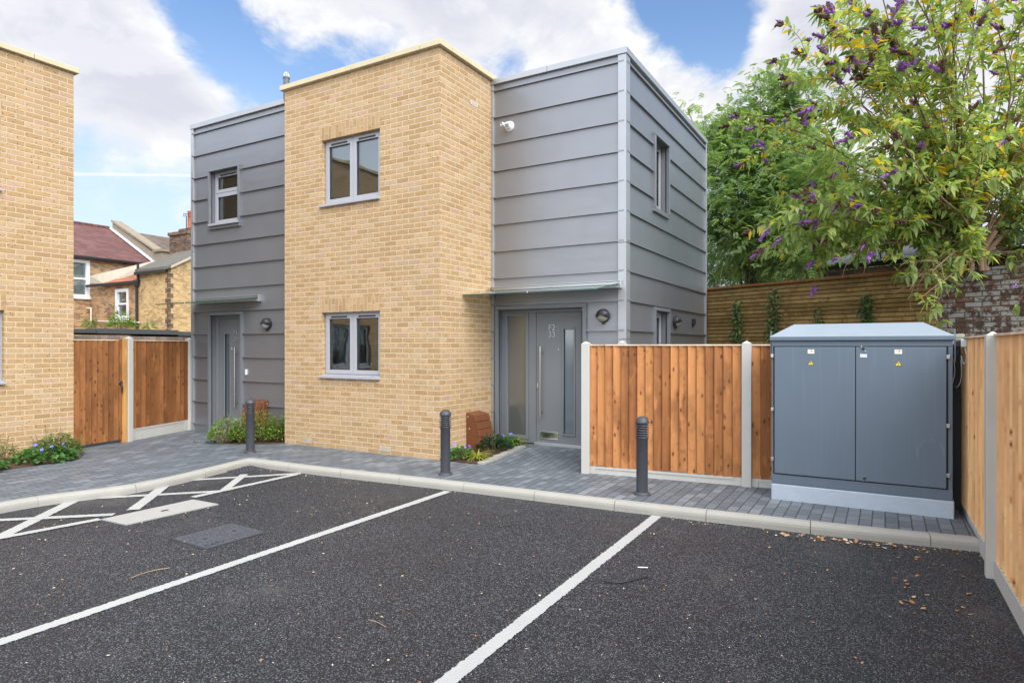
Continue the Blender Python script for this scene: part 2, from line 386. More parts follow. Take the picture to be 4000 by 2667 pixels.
M_LABELW = simple('white_label', (.74, .75, .78), .5, var=.03, bs=.0)
M_INK = simple('black_ink', (.015, .015, .015), .6, var=.1, bs=.0)
M_INKG = simple('grey_ink', (.30, .30, .30), .6, var=.1, bs=.0)
M_TWIG = simple('dry_straw', (.34, .24, .14), .85, var=.2)
M_GREYC = simple('grey_cable', (.42, .42, .40), .5, var=.1)

def glass_mat(name, tint, refl=1.0, frost=None):
    m, g = new_mat(name); co = obj_co(g)
    wob = g.n('Bump', {'Height': g.noise(co, 1.6, 2), 'Strength': .06, 'Distance': .05}).outputs[0]
    fac = g.m('MINIMUM', g.m('ADD', g.m('MULTIPLY', g.n('Fresnel', {'IOR': 1.65, 'Normal': wob}).outputs[0], 1.35*refl), .03), .95)
    gl = g.n('BsdfGlossy', {'Color': (.92, .95, .96), 'Roughness': .015 if frost is None else .10, 'Normal': wob}).outputs[0]
    if frost is None: base = g.n('BsdfTransparent', {'Color': tint}).outputs[0]
    else:
        base = g.n('MixShader', {0: .15, 1: g.n('BsdfDiffuse', {'Color': tint}).outputs[0], 2: g.n('BsdfTranslucent', {'Color': frost}).outputs[0]}).outputs[0]
    finish(g, g.n('MixShader', {0: fac, 1: base, 2: gl}).outputs[0]); return m
M_GLASS = glass_mat('window_glass', (.80, .84, .84))
M_FROST = glass_mat('obscured_glass', (.115, .125, .115), 1.4, (.3, .3, .28))
M_FROST2 = glass_mat('obscured_door_glass', (.10, .135, .155), 1.4, (.3, .33, .35))
def canopy_glass():
    m, g = new_mat('canopy_glass')
    fr = g.m('MINIMUM', g.m('ADD', g.m('MULTIPLY', g.n('Fresnel', {'IOR': 1.6}).outputs[0], 1.3), .02), .9)
    base = g.n('BsdfTransparent', {'Color': (.80, .83, .815)}).outputs[0]
    gl = g.n('BsdfGlossy', {'Color': (.9, .95, .93), 'Roughness': .02}).outputs[0]
    finish(g, g.n('MixShader', {0: fr, 1: base, 2: gl}).outputs[0]); return m
M_CGLASS = canopy_glass()
M_GEDGE = simple('green_glass_edge', (.035, .085, .072), .15, var=.05, bs=.0)

def wood_mat(name, lo, hi, knot, kn=1.0, rough=.75, gs=(46, 1.6), stain=None):
    m, g = new_mat(name); u, v, _ = uvc(g)
    t = g.n('Attribute', attribute_name='tint').outputs['Fac']
    co = g.comb(u, v, g.m('MULTIPLY', t, 31.0))
    warp = g.noise(g.vm('MULTIPLY', co, (7, 2.2, 1)), 1.0, 2)
    gr = g.noise(g.comb(g.m('ADD', g.m('MULTIPLY', u, gs[0]), g.m('MULTIPLY', warp, 3.0)), g.m('MULTIPLY', v, gs[1]), g.m('MULTIPLY', t, 31.0)), 1.0, 5, .6)
    k = g.m('ADD', g.m('MULTIPLY', gr, .60), g.m('MULTIPLY', t, .46))
    c = g.mix(g.sm(k, .18, .80), lo, hi)
    pat = g.noise(g.comb(u, v, 0.0), 1.9, 5, .62); c = g.mix(g.m('MULTIPLY', g.sm(pat, .48, .66), .42), c, tuple(x*.55 for x in lo))
    lite = g.noise(g.vm('MULTIPLY', co, (6, 2.6, 1)), 1.0, 4, .6); c = g.mix(g.m('MULTIPLY', g.sm(lite, .56, .70), .45), c, tuple(min(.9, x*1.35) for x in hi))
    big = g.noise(g.vm('MULTIPLY', co, (5, 1.1, 1)), 1.0, 3)
    c = g.mix(g.m('MULTIPLY', g.sm(big, .50, .70), .45), c, tuple(x*.62 for x in lo))
    if kn:
        vo = g.n('TexVoronoi', {'Vector': g.vm('MULTIPLY', co, (21, 10, 1)), 'Scale': 1.0, 'Randomness': 1.0})
        rv = g.sep(vo.outputs['Color'])
        on = g.m('GREATER_THAN', g.m('ADD', rv[0], g.m('MULTIPLY', g.m('SUBTRACT', t, .5), .22)), 1 - .26*kn)
        ds = g.m('ADD', vo.outputs['Distance'], g.m('MULTIPLY', g.m('SUBTRACT', gr, .5), .12))
        c = g.mix(g.m('MULTIPLY', g.m('MULTIPLY', g.sm(ds, .42, .12), on), .8), c, knot)
        c = g.mix(g.m('MULTIPLY', g.m('MULTIPLY', g.sm(ds, .17, .08), on), .85), c, tuple(x*.35 for x in knot))
        bl = g.noise(g.vm('MULTIPLY', co, (9, 6, 1)), 1.0, 5, .7)
        c = g.mix(g.m('MULTIPLY', g.sm(bl, .60, .72), .55), c, knot)
    if stain: c = g.mix(g.m('MULTIPLY', g.sm(g.noise(g.comb(u, v, 0.0), 1.4, 4), .5, .7), .6), c, stain)
    finish(g, pbsdf(g, c, rough, 0, .3, gr, .35, .004))
    return m
M_WOOD = wood_mat('treated_feather_edge', (.245, .090, .029), (.515, .220, .075), (.13, .042, .013))
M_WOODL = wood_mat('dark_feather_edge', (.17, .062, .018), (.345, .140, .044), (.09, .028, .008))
M_WOODR = wood_mat('pale_feather_edge', (.70, .40, .175), (.88, .58, .31), (.52, .24, .085), .45)
M_WOODG = wood_mat('greyed_boards', (.22, .17, .13), (.36, .29, .23), (.15, .11, .08), .4)
M_CAP = wood_mat('capping_rail', (.64, .46, .32), (.80, .62, .46), (.45, .26, .13), .2)
M_FRAMEW = wood_mat('gate_frame_wood', (.45, .21, .06), (.62, .34, .10), (.30, .12, .03), .3)
M_SLAT = wood_mat('green_treated_slat', (.19, .115, .035), (.36, .235, .085), (.12, .065, .02), .3, gs=(1.2, 40))

def asphalt():
    m, g = new_mat('asphalt'); co = obj_co(g)
    vo = g.n('TexVoronoi', {'Vector': co, 'Scale': 102.0, 'Randomness': 1.0})
    vr, vg, vb = g.sep(vo.outputs['Color'])
    stone = g.ramp(vr, [(0, (.010, .010, .012)), (.35, (.032, .033, .038)), (.65, (.064, .065, .075)), (.88, (.108, .108, .120)), (1, (.175, .172, .17))])
    gap = g.sm(vo.outputs['Distance'], .62, .38)
    c = g.mix(gap, (.006, .006, .007), stone)
    big = g.m('ADD', .36, g.m('ADD', g.m('MULTIPLY', g.noise(co, .55, 7, .64), 1.15), g.m('MULTIPLY', g.noise(g.vm('MULTIPLY', co, (3.2, .5, 1)), 1.0, 4), .35)))
    c = g.mix(1.0, c, g.comb(big, big, big), 'MULTIPLY')
    dust = g.m('MULTIPLY', g.sm(g.noise(co, 1.15, 6, .62), .54, .76), .32)
    mid_ = g.m('ADD', .62, g.m('MULTIPLY', g.noise(co, 22, 4, .6), .76)); c = g.mix(1.0, c, g.comb(mid_, mid_, mid_), 'MULTIPLY')
    c = g.mix(dust, c, (.125, .112, .098))
    fl = g.n('TexVoronoi', {'Vector': co, 'Scale': 26.0, 'Randomness': 1.0})
    fr = g.sep(fl.outputs['Color'])
    c = g.mix(g.m('MULTIPLY', g.sm(fl.outputs['Distance'], .13, .08), g.m('GREATER_THAN', fr[0], .955)), c, (.42, .33, .22))
    h = g.m('ADD', g.m('MULTIPLY', gap, g.m('ADD', .4, g.m('MULTIPLY', vg, .8))), g.m('MULTIPLY', g.noise(co, 300, 2), .15))
    finish(g, pbsdf(g, c, g.m('ADD', .42, g.m('MULTIPLY', vb, .35)), 0, .5, h, .9, .007))
    return m
M_ASPH = asphalt()
def pavers():
    m, g = new_mat('charcoal_block_paving'); u, v, _ = uvc(g); co = g.comb(u, v, 0.0)
    jit = g.m('MULTIPLY', g.m('SUBTRACT', g.noise(co, 6, 2), .5), .008)
    d, r1, r2 = brick_nodes(g, g.m('ADD', v, jit), g.m('ADD', u, jit), .205, .1035, .007)
    body = g.sm(d, .0020, .0060)
    c = g.ramp(r1, [(0, (.098, .113, .127)), (.5, (.125, .142, .158)), (.85, (.155, .173, .19)), (1, (.20, .217, .232))])
    k = g.m('ADD', .78, g.m('MULTIPLY', g.noise(co, 60, 5, .65), .44)); c = g.mix(1.0, c, g.comb(k, k, k), 'MULTIPLY')
    k = g.m('ADD', .85, g.m('MULTIPLY', g.noise(co, 1.1, 4), .3)); c = g.mix(1.0, c, g.comb(k, k, k), 'MULTIPLY')
    c = g.mix(g.m('MULTIPLY', g.sm(g.noise(co, 2.3, 6, .66), .57, .72), .30), c, (.27, .24, .19))
    c = g.mix(body, g.mix(g.noise(co, 30, 3), (.012, .012, .012), (.060, .052, .042)), c)
    h = g.m('ADD', g.m('ADD', g.sm(d, .0, .012), g.m('MULTIPLY', r2, .25)), g.m('MULTIPLY', g.noise(co, 120, 3), .18))
    finish(g, pbsdf(g, c, .62, 0, .45, h, .7, .006)); return m
M_PAVE = pavers()
def line_paint():
    m, g = new_mat('road_paint'); co = obj_co(g)
    n = g.noise(co, 120, 5, .7); wear = g.m('MULTIPLY', g.sm(n, .62, .70), .8)
    k = g.m('ADD', .86, g.m('MULTIPLY', g.noise(co, 3, 4), .22))
    c = g.mix(wear, g.mix(1.0, (.41, .405, .38), g.comb(k, k, k), 'MULTIPLY'), (.10, .10, .10))
    vo = g.n('TexVoronoi', {'Vector': co, 'Scale': 95.0}).outputs['Distance']
    finish(g, pbsdf(g, c, .7, 0, .4, vo, .4, .004)); return m
M_LINE = line_paint()
def cabinet_mat():
    m, g = new_mat('cabinet_steel'); u, v, _ = uvc(g); co = obj_co(g)
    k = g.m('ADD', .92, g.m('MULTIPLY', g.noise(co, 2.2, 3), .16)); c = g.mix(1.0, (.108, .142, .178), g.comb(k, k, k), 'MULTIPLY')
    st = g.noise(g.vm('MULTIPLY', g.comb(u, v, 0.0), (5, 3, 1)), 1.0, 7, .7)
    c = g.mix(g.m('MULTIPLY', g.sm(st, .68, .80), .28), c, (.32, .36, .40))
    wu = g.m('ADD', u, g.m('MULTIPLY', g.m('SUBTRACT', g.noise(co, 9, 3), .5), .05)); dd = g.m('SQRT', g.m('ADD', g.m('POWER', g.m('SUBTRACT', wu, .37), 2.0), g.m('POWER', g.m('MULTIPLY', g.m('SUBTRACT', v, .57), .75), 2.0)))
    arc = g.m('MULTIPLY', g.sm(g.m('ABSOLUTE', g.m('SUBTRACT', dd, .11)), .016, .003), g.m('MULTIPLY', g.sm(g.m('SUBTRACT', v, g.m('MULTIPLY', u, .2)), .44, .54), g.sm(g.noise(co, 14, 4), .35, .55)))
    c = g.mix(g.m('MULTIPLY', arc, .10), c, (.36, .40, .44))
    c = g.mix(g.m('MULTIPLY', g.sm(g.noise(g.vm('MULTIPLY', g.comb(u, v, 0.0), (26, 1.1, 1)), 1.0, 4), .52, .72), .16), c, (.19, .225, .26))
    finish(g, pbsdf(g, c, .40, 0, .5, g.noise(co, 260, 2), .10, .002)); return m
M_CAB = cabinet_mat()
M_CABR = simple('cabinet_roof_sky_sheen', (.26, .30, .34), .30, var=.08, scale=3, bs=.05)  # paler copy of the cabinet paint: sky reflection on the roof put into colour
M_PLINTH = simple('painted_plinth', (.40, .46, .52), .6, var=.12, scale=7, bs=.6, bscale=50, grime=(.28, .33, .38))
def tile_mat(name, c0, c1, W, H):
    m, g = new_mat(name); u, v, _ = uvc(g); co = g.comb(u, v, 0.0)
    d, r1, r2 = brick_nodes(g, u, v, W, H, .01)
    fv = g.m('FRACT', g.m('DIVIDE', v, H))
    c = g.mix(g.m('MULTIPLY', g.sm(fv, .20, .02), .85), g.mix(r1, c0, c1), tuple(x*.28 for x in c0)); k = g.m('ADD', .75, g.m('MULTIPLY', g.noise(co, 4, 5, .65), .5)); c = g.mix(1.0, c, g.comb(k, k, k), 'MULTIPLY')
    c = g.mix(g.m('MULTIPLY', g.sm(g.noise(co, 2.0, 6, .7), .66, .74), .5), c, (.40, .37, .33))
    roll = g.m('SINE', g.m('MULTIPLY', u, 2*math.pi/(W/2)))
    h = g.m('ADD', g.m('MULTIPLY', fv, -1.0), g.m('MULTIPLY', roll, .25))
    finish(g, pbsdf(g, c, .8, 0, .3, h, 1.0, .06)); return m
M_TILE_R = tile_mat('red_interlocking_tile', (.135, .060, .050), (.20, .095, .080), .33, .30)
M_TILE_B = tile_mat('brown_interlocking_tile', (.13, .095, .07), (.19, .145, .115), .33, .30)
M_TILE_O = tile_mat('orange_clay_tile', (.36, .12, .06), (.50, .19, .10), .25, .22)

def leaf_mat(name, stops, trans=.35, rough=.45):
    m, g = new_mat(name); t = g.n('Attribute', attribute_name='tint').outputs['Fac']
    c = g.ramp(t, stops)
    n = g.noise(obj_co(g), 1.2, 3); k = g.m('ADD', .8, g.m('MULTIPLY', n, .4)); c = g.mix(1.0, c, g.comb(k, k, k), 'MULTIPLY')
    a = pbsdf(g, c, rough, 0, .35); b = g.n('BsdfTranslucent', {'Color': g.mix(1.0, c, (1.5, 1.6, .7), 'MULTIPLY')}).outputs[0]
    finish(g, g.n('MixShader', {0: trans, 1: a, 2: b}).outputs[0]); return m
M_LTREE = leaf_mat('ash_leaf', [(0, (.105, .165, .065)), (.5, (.20, .29, .12)), (1, (.34, .43, .21))], .46, .34)
M_LBUD = leaf_mat('butterfly_bush_leaf', [(0, (.085, .150, .060)), (.4, (.25, .335, .115)), (.82, (.46, .52, .20)), (.86, (.55, .37, .03)), (1, (.66, .40, .02))], .52)
M_LIVY = leaf_mat('climber_leaf', [(0, (.022, .060, .016)), (.6, (.055, .125, .028)), (1, (.14, .22, .05))], .2, .3)
M_LGER = leaf_mat('geranium_leaf', [(0, (.045, .125, .032)), (1, (.115, .255, .065))], .3)
M_LBOX = leaf_mat('privet_leaf', [(0, (.085, .165, .025)), (1, (.27, .38, .065))], .35, .35)
M_LDARK = leaf_mat('spurge_leaf', [(0, (.018, .050, .022)), (1, (.050, .105, .045))], .2)
M_LGRASS = leaf_mat('golden_sedge', [(0, (.25, .30, .04)), (1, (.50, .50, .10))], .3)
M_LOLIVE = leaf_mat('olive_shoot', [(0, (.075, .125, .032)), (1, (.18, .26, .06))], .3)
M_FPURP = simple('purple_blossom', (.27, .11, .36), .8, var=.35, scale=40, bs=1.0, bscale=80)
M_FVIOL = simple('violet_petal', (.22, .15, .62), .6, var=.15)
M_FDEAD = simple('brown_seed_head', (.105, .055, .032), .9, var=.4, scale=40, bs=1.0, bscale=80)
M_LITTER = leaf_mat('dry_litter', [(0, (.42, .16, .05)), (.5, (.55, .36, .19)), (1, (.72, .64, .52))], .1, .8)

# ================================================================== GROUND
ZA = -0.09
mb = MB(); mb.poly([(-400, -400, -.16), (400, -400, -.16), (400, 400, -.16), (-400, 400, -.16)])
tag(mb.build('ground', M_EARTH), kind='structure')

C3 = .5102
kl = [(0, 1490), (190, 1458), (380, 1430), (620, 1402), (850, 1375), (1100, 1335), (1330, 1288), (1540, 1238), (1720, 1195), (1840, 1166), (1908, 1152)]
kleft = [p_z(x*C3, 1200 + y*C3, 0) for x, y in kl]
kr = [(1060, 1797), (1250, 1821), (1740, 1872), (2500, 1960), (2857, 1998), (3291, 2046.5), (3811, 2095.6)]
kright = [p_z(x, y, 0) for x, y in kr]
KB = [Vector((kleft[0].x - .02, -14, 0)), Vector((kleft[0].x, 1.0, 0))] + kleft + kright            # back edge of the kerb top
def smooth(pl, n=2):
    for _ in range(n):
        q = [pl[0]]
        for a, b in zip(pl, pl[1:]): q += [a*.75 + b*.25, a*.25 + b*.75]
        pl = q + [pl[-1]]
    return pl
KL = smooth(KB[:len(KB)-len(kright)], 2); KRT = smooth([kleft[-1]] + kright, 2)
KBs = KL + KRT[1:]
def offset(pl, d):
    out = []
    for i, p in enumerate(pl):
        t = (pl[min(i+1, len(pl)-1)] - pl[max(i-1, 0)]).normalized(); out.append(p + Vector((t.y, -t.x, 0))*d)
    return out
# asphalt
mb = MB(); mb.poly([(-9.2, -16, ZA), (6, -16, ZA), (6, 7.5, ZA), (-9.2, 7.5, ZA)])
car_park = tag(mb.build('car_park', M_ASPH), kind='structure')
# kerb units with thin open joints
mb = MB()
def kerb_run(pl):
    L = [0.0]
    for a, b in zip(pl, pl[1:]): L.append(L[-1] + (b-a).length)
    def at(s):
        for i in range(len(pl)-1):
            if s <= L[i+1] or i == len(pl)-2:
                f = (s - L[i]) / (L[i+1]-L[i]); t = (pl[i+1]-pl[i]).normalized(); return pl[i] + (pl[i+1]-pl[i])*f, Vector((t.y, -t.x, 0))
    prof = [(0, -.15), (0, .002), (.085, .004), (.108, -.004), (.122, -.022), (.127, -.045), (.127, -.15)]
    s = 0.0
    while s < L[-1] - .02:
        e = min(s + .913, L[-1]); m = 6; rings = []
        for k in range(m+1):
            p, nn = at(s + .003 + (e - s - .006)*k/m)
            rings.append(mb.add([p + nn*a + Vector((0, 0, z)) for a, z in prof]))
        for a, b in zip(rings, rings[1:]):
            for j in range(len(prof)-1): mb.face((a+j, b+j, b+j+1, a+j+1))
        n = len(prof); mb.face([rings[0]+j for j in range(n)]); mb.face([rings[-1]+j for j in reversed(range(n))])
        s = e
kerb_run(KL); kerb_run(KRT)
tag(mb.build('kerb', M_KERB), kind='structure')
# paving
mb = MB()
poly = [(p.x, p.y) for p in KBs] + [(.62, 7.95), (-3.2, 7.95), (-3.2, 7.5), (-5.41, 7.5), (-5.41, 7.28), (-8.6, 7.28), (-8.6, 7.56), (-12.4, 7.56), (-12.4, -14)]
mb.poly([(x, y, 0) for x, y in reversed(poly)])
mb.poly([(-5.41, 7.5, 0), (-3.2, 7.5, 0), (-3.2, 8.67, .085), (-5.41, 8.67, .085)])
mb.poly([(-5.41, 8.67, .085), (-3.2, 8.67, .085), (-3.2, 8.9, .085), (-5.41, 8.9, .085)])
tag(mb.build('pavement', M_PAVE), kind='structure')
# sand-filled cut-in patches and soil beds
mb = MB()
def bed(pts, z=.006): mb.poly([(x, y, z) for x, y in pts])
bed([(-10.83, -2), (-9.78, 3.0), (-9.86, 4.75), (-10.2, 4.98), (-10.83, 4.98)])
bed([(-8.55, 7.27), (-8.75, 7.02), (-9.2, 6.78), (-9.62, 6.74), (-9.66, 7.1), (-9.5, 7.53), (-8.58, 7.53)])
mb.poly([(-5.41, 7.27, .012), (-4.80, 7.27, .012), (-4.80, 8.6, .095), (-5.41, 8.6, .095)])
tag(mb.build('planting_bed', M_SOIL), kind='structure')
mb = MB()
def edging(a, b, n, zz=(.0, .0)):
    a = Vector((*a, 0)); b = Vector((*b, 0)); d = (b-a).normalized(); L = (b-a).length/n
    fr = Fr(a, (d.x, d.y))
    for i in range(n):
        z0 = zz[0] + (zz[1]-zz[0])*i/n
        mb.fbox(fr, i*L+.004, (i+1)*L-.004, z0-.05, z0+.028, -.05, .05)
edging((-9.98, 6.60), (-9.62, 6.72), 3); edging((-9.62, 6.74), (-9.55, 7.30), 5)
edging((-9.86, 1.4), (-9.80, 2.9), 8)
tag(mb.build('bed_edging', M_PAVE, bevel=.008), kind='structure')
mb = MB(); edging((-4.75, 7.30), (-4.75, 8.5), 6, (.0, .085))
tag(mb.build('stone_edging', M_KERB, bevel=.006), kind='structure')

# painted lines on the asphalt
ZL = ZA + .004
def g5(x, y): return p_z(x*.6167, 1700 + y*.6167, ZL)
def strip(a, b, wd, name='painted_line'):
    mb = MB(); a = Vector(a); b = Vector(b); d = (b-a); n = Vector((-d.y, d.x, 0)).normalized()
    N = max(8, int(d.length/.013)); le = []; ri = []
    for i in range(N+1):
        p = a + d*i/N
        le.append(p + n*(wd/2 + rng.gauss(0, .0034))); ri.append(p - n*(wd/2 + rng.gauss(0, .0034)))
    i0 = mb.add(le); j0 = mb.add(ri)
    for i in range(N): mb.face((j0+i, j0+i+1, i0+i+1, i0+i))
    return mb.build(name, M_LINE, car_park)
l2a, l2b = p_z(2565, 2014, ZL), p_z(1735, 2667, ZL); strip(l2a, l2b + (l2b-l2a)*.5, .098)
l1a, l1b = p_z(1750, 1917.5, ZL), p_z(0, 2506, ZL); strip(l1a, l1b + (l1b-l1a)*.15, .098)
for z, (a, b, wd) in enumerate((((1905, 240), (1085, 289), .095), ((1548, 246), (1418, 348), .10), ((1880, 246), (1222, 391), .095), ((1075, 297), (842, 472), .12),
                 ((1395, 352), (490, 402), .095), ((470, 412), (5, 640), .125), ((722, 501), (-250, 548), .095), ((632, 531), (-160, 680), .095), ((-20, 530), (-420, 700), .12))):
    o = strip(g5(*a), g5(*b), wd)
    o.location.z += .0012*(z % 4)
# concrete slab, iron covers
def flat(name, pts, mt, label, cat, th=.006):
    mb = MB(); mb.vprism([(p.x, p.y) for p in pts], ZA - .05, ZA + th); return tag(mb.build(name, mt), label, cat)
q = [g5(640, 533), g5(800, 567), g5(1385, 437), g5(1222, 408)]
slab = thing('drain_cover', 'long pale concrete slab set flush in the asphalt beside the hatching', 'drain cover', ((q[0]+q[2])/2))
mb = MB(); mb.vprism([(p.x, p.y) for p in q], ZA-.05, ZA+.010); mb.build('slab', M_SLAB, slab)
c = (q[0]+q[1]+q[2]+q[3])/4; fr = Fr((c.x, c.y, 0), (q[2]-q[1]).to_2d())
mb = MB(); mb.fbox(fr, -.01, .06, ZA+.011, ZA+.0125, -.02, .02); mb.build('lifting_slot', M_DARK, slab)
q = [g5(1085, 655), g5(1305, 722), g5(1690, 612), g5(1460, 560)]
c = (q[0]+q[1]+q[2]+q[3])/4
mh = thing('manhole_cover', 'dark iron access cover with chevron tread in two halves', 'manhole cover', c)
U = (q[2]-q[1]); V = (q[0]-q[1]); fr = Fr((q[1].x, q[1].y, 0), U.to_2d())
mb = MB(); mb.vprism([(p.x, p.y) for p in q], ZA-.05, ZA+.007)
mb.build('frame', M_BOLL, mh)
def bil(a, b): return q[1] + U*a + V*b
def manhole_mat():
    m, g = new_mat('cast_iron'); co = obj_co(g)
    k = g.m('ADD', .7, g.m('MULTIPLY', g.noise(co, 12, 4), .6)); c = g.mix(1.0, (.085, .088, .098), g.comb(k, k, k), 'MULTIPLY')
    finish(g, pbsdf(g, c, .55, .2, .5, g.noise(co, 90, 3), .5, .003)); return m
M_IRON = manhole_mat()
for a0, a1 in ((.025, .493), (.507, .975)):
    mb = MB(); pts = [bil(a0, .03), bil(a1, .03), bil(a1, .97), bil(a0, .97)]
    mb.vprism([(p.x, p.y) for p in pts], ZA, ZA+.010)
    zig = MB()
    for r_ in range(9):
        for k in range(7):
            a = a0 + (a1-a0)*(k+.5 + (.25 if r_ % 2 else -.1))/7.2; b = .08 + .84*(r_+.5)/9
            if abs((a-a0)/(a1-a0)-.5) < .24 and abs(b-.5) < .13: continue
            if b < .22 and (a-a0)/(a1-a0) < .5 and a0 < .1: continue
            if not a0+.03 < a < a1-.03: continue
            p0, p1, p2 = bil(a-.018, b-.028), bil(a+.014, b), bil(a-.018, b+.028)
            for s_, e_ in ((p0, p1), (p1, p2)):
                d = (e_-s_).normalized(); f2 = Fr((s_.x, s_.y, 0), (d.x, d.y)); zig.fbox(f2, 0, (e_-s_).length, ZA+.0095, ZA+.014, -.005, .005)
    o = mb.build('lid', M_IRON, mh); zig.build('tread', M_IRON, o)
    mb = MB(); p = bil((a0+a1)/2, .5); mb.lathe([(.02, ZA+.0102), (.02, ZA+.0115)], 14, Matrix.Translation((p.x, p.y, 0))); mb.build('keyhole', M_DARK, o)

def text_part(txt, size, ext, fr, u, v, wv, mt, parent, name='lettering', flat_on=None, align='CENTER'):
    cu = bpy.data.curves.new('t', 'FONT'); cu.body = txt; cu.size = size; cu.extrude = ext; cu.align_x = align; cu.space_line = .82
    cu.resolution_u = 4
    to = bpy.data.objects.new('t', cu); COL.objects.link(to); bpy.context.view_layer.update()
    me = bpy.data.meshes.new_from_object(to.evaluated_get(bpy.context.evaluated_depsgraph_get()))
    bpy.data.objects.remove(to); bpy.data.curves.remove(cu)
    inv = WM[parent.name].inverted()
    for vt in me.vertices:
        c = vt.co
        vt.co = inv @ (flat_on(c) if flat_on else fr.p(u + c.x, v + c.y, wv + c.z))
    me.name = name; me.materials.clear()
    return link_mesh(name, me, mt, parent)
ud, vd = U.normalized(), V.normalized()
o0 = bil(.05, .08)
text_part('CATV', .07, .001, None, 0, 0, 0, M_INK, mh, 'cast_lettering', lambda c: Vector((o0.x, o0.y, ZA+.0115)) + ud*c.x + vd*c.y + Vector((0, 0, c.z)), 'LEFT')
# gully grate
q = [p_z(x*C3, 1200+y*C3, ZA) for x, y in ((1712, 1252), (1806, 1274), (2012, 1238), (1925, 1214))]
c = (q[0]+q[1]+q[2]+q[3])/4
gr = thing('drain_grate', 'black iron gully grate against the kerb corner', 'drain grate', c)
U = (q[2]-q[1]); V = (q[0]-q[1]); bil = lambda a, b: q[1] + U*a + V*b
mb = MB(); mb.vprism([(p.x, p.y) for p in q], ZA-.02, ZA+.003); mb.build('pit', M_DARK, gr)
mb = MB()
def bar(a, b, wd):
    d = b-a; f2 = Fr((a.x, a.y, 0), (d.x, d.y)); mb.fbox(f2, 0, d.length, ZA+.002, ZA+.016, -wd/2, wd/2)
for k in range(9): bar(bil((k+.15)/8.3, 0), bil((k+.15)/8.3, 1), .014)
for b in (0.03, .34, .66, .97): bar(bil(0, b), bil(1, b), .020)
mb.build('bars', M_IRON, gr)

# ================================================================== MAIN HOUSE
YB, YL, YR = 7.27, 7.54, 8.66
XL0, XL1, XB1, XR1 = -11.45, -8.58, -5.41, -3.19
ZG = 5.735; ZB = 5.81; YBACK = 13.36
house = thing('house', 'two storey yellow brick and grey zinc clad house with flat roof', 'house', (-6, 9, 0))
FB = Fr((0, YB, 0), (1, 0)); FL = Fr((0, YL, 0), (1, 0)); FRr = Fr((0, YR, 0), (1, 0)); FS = Fr((XR1, 0, 0), (0, 1)); FBS = Fr((XB1, 0, 0), (0, 1))

wx0, wx1 = -7.72, -6.51
UPW = (wx0, wx1, 3.83, 4.85); LOW = (wx0, wx1, 1.14, 2.13)
mb = MB()
mb.wall(FB, XL1, XB1, -.05, ZB, 0, [UPW, LOW], .11)
mb.wall(FBS, YB, YBACK, -.05, ZB, 0, [], .1)
mb.poly([(XL1, YBACK, -.05), (XL1, YB, -.05), (XL1, YB, ZB), (XL1, YBACK, ZB)])
mb.poly([(XB1, YBACK, -.05), (XL1, YBACK, -.05), (XL1, YBACK, ZB), (XB1, YBACK, ZB)])
brickw = mb.build('brick_wall', M_BRICK, house)
for (a, b, lo, hi) in (UPW, LOW):
    mb = MB(); n = 16
    for i in range(n):
        u0 = a - .02 + (b-a+.04)*i/n; u1 = a - .02 + (b-a+.04)*(i+1)/n; mb.tint = rng.random()
        mb.fbox(FB, u0, u1, hi+.001, hi+.214, -.1, .003 + rng.random()*.003)
    mb.build('soldier_course', M_SOLDIER, brickw)
mb = MB()
def airbrick(fr, u, v, mt, terr=False):
    if terr:
        mb.fbox(fr, u-.108, u+.108, v-.034, v+.034, -.02, .001)
        for r_ in range(6): mb.fbox(fr, u-.108, u+.108, v-.034+r_*.0125, v-.029+r_*.0125, .001, .005)
        for k in range(7): mb.fbox(fr, u-.108+k*.0345, u-.100+k*.0345, v-.034, v+.034, .001, .006)
    else:
        mb.fbox(fr, u-.105, u+.105, v-.033, v+.033, -.02, .001)
        for r_ in range(5): mb.fbox(fr, u-.105, u+.105, v-.033+r_*.0145, v-.026+r_*.0145, .001, .008)
for px, py in ((1201, 1720.8), (1505.5, 1751.8)):
    p = p_y(px, py, YB); mb = MB(); mb.fbox(FB, p.x-.107, p.x+.107, p.z-.034, p.z+.034, -.02, .002); o = mb.build('air_brick', M_DARK, brickw)
    mb = MB()
    for r_ in range(5): mb.fbox(FB, p.x-.107, p.x+.107, p.z-.034+r_*.0147, p.z-.026+r_*.0147, .002, .008)
    mb.build('louvre', M_CREAMV, brickw)
p = p_x(1849.5, 404.5, XB1); mb = MB(); mb.fbox(FBS, p.y-.108, p.y+.108, p.z-.035, p.z+.035, -.02, .0015); mb.build('air_brick', M_DARK, brickw)
mb = MB()
for r_ in range(5): mb.fbox(FBS, p.y-.108, p.y+.108, p.z-.035+r_*.0155, p.z-.027+r_*.0155, .0015, .006)
for k in range(6): mb.fbox(FBS, p.y-.108+k*.0414, p.y-.099+k*.0414, p.z-.035, p.z+.035, .0015, .007)
mb.build('louvre', M_CREAMV, brickw)
# stone coping in lengths
mb = MB(); ov = .06
xs = [XL1-ov, -7.75, -7.05, -6.38, -5.72, XB1+ov]
for a, b in zip(xs, xs[1:]): mb.fbox(FB, a+.003, b-.003, ZB, ZB+.078, -.24, ov)
ys = [YB+.243, 8.0, 8.75, 9.6, 10.6, 11.7, YBACK]
for a, b in zip(ys, ys[1:]):
    mb.fbox(FBS, a+.003, b-.003, ZB, ZB+.078, -.24, ov); mb.box(XL1-ov, XL1+.24, a+.003, b-.003, ZB, ZB+.078)
mb.build('coping', M_COPE, house, bevel=.006)
mb = MB(); mb.box(XL1+.05, XB1-.05, YB+.05, YBACK-.05, ZB-.2, ZB-.15); mb.build('roof', M_FELT, house)

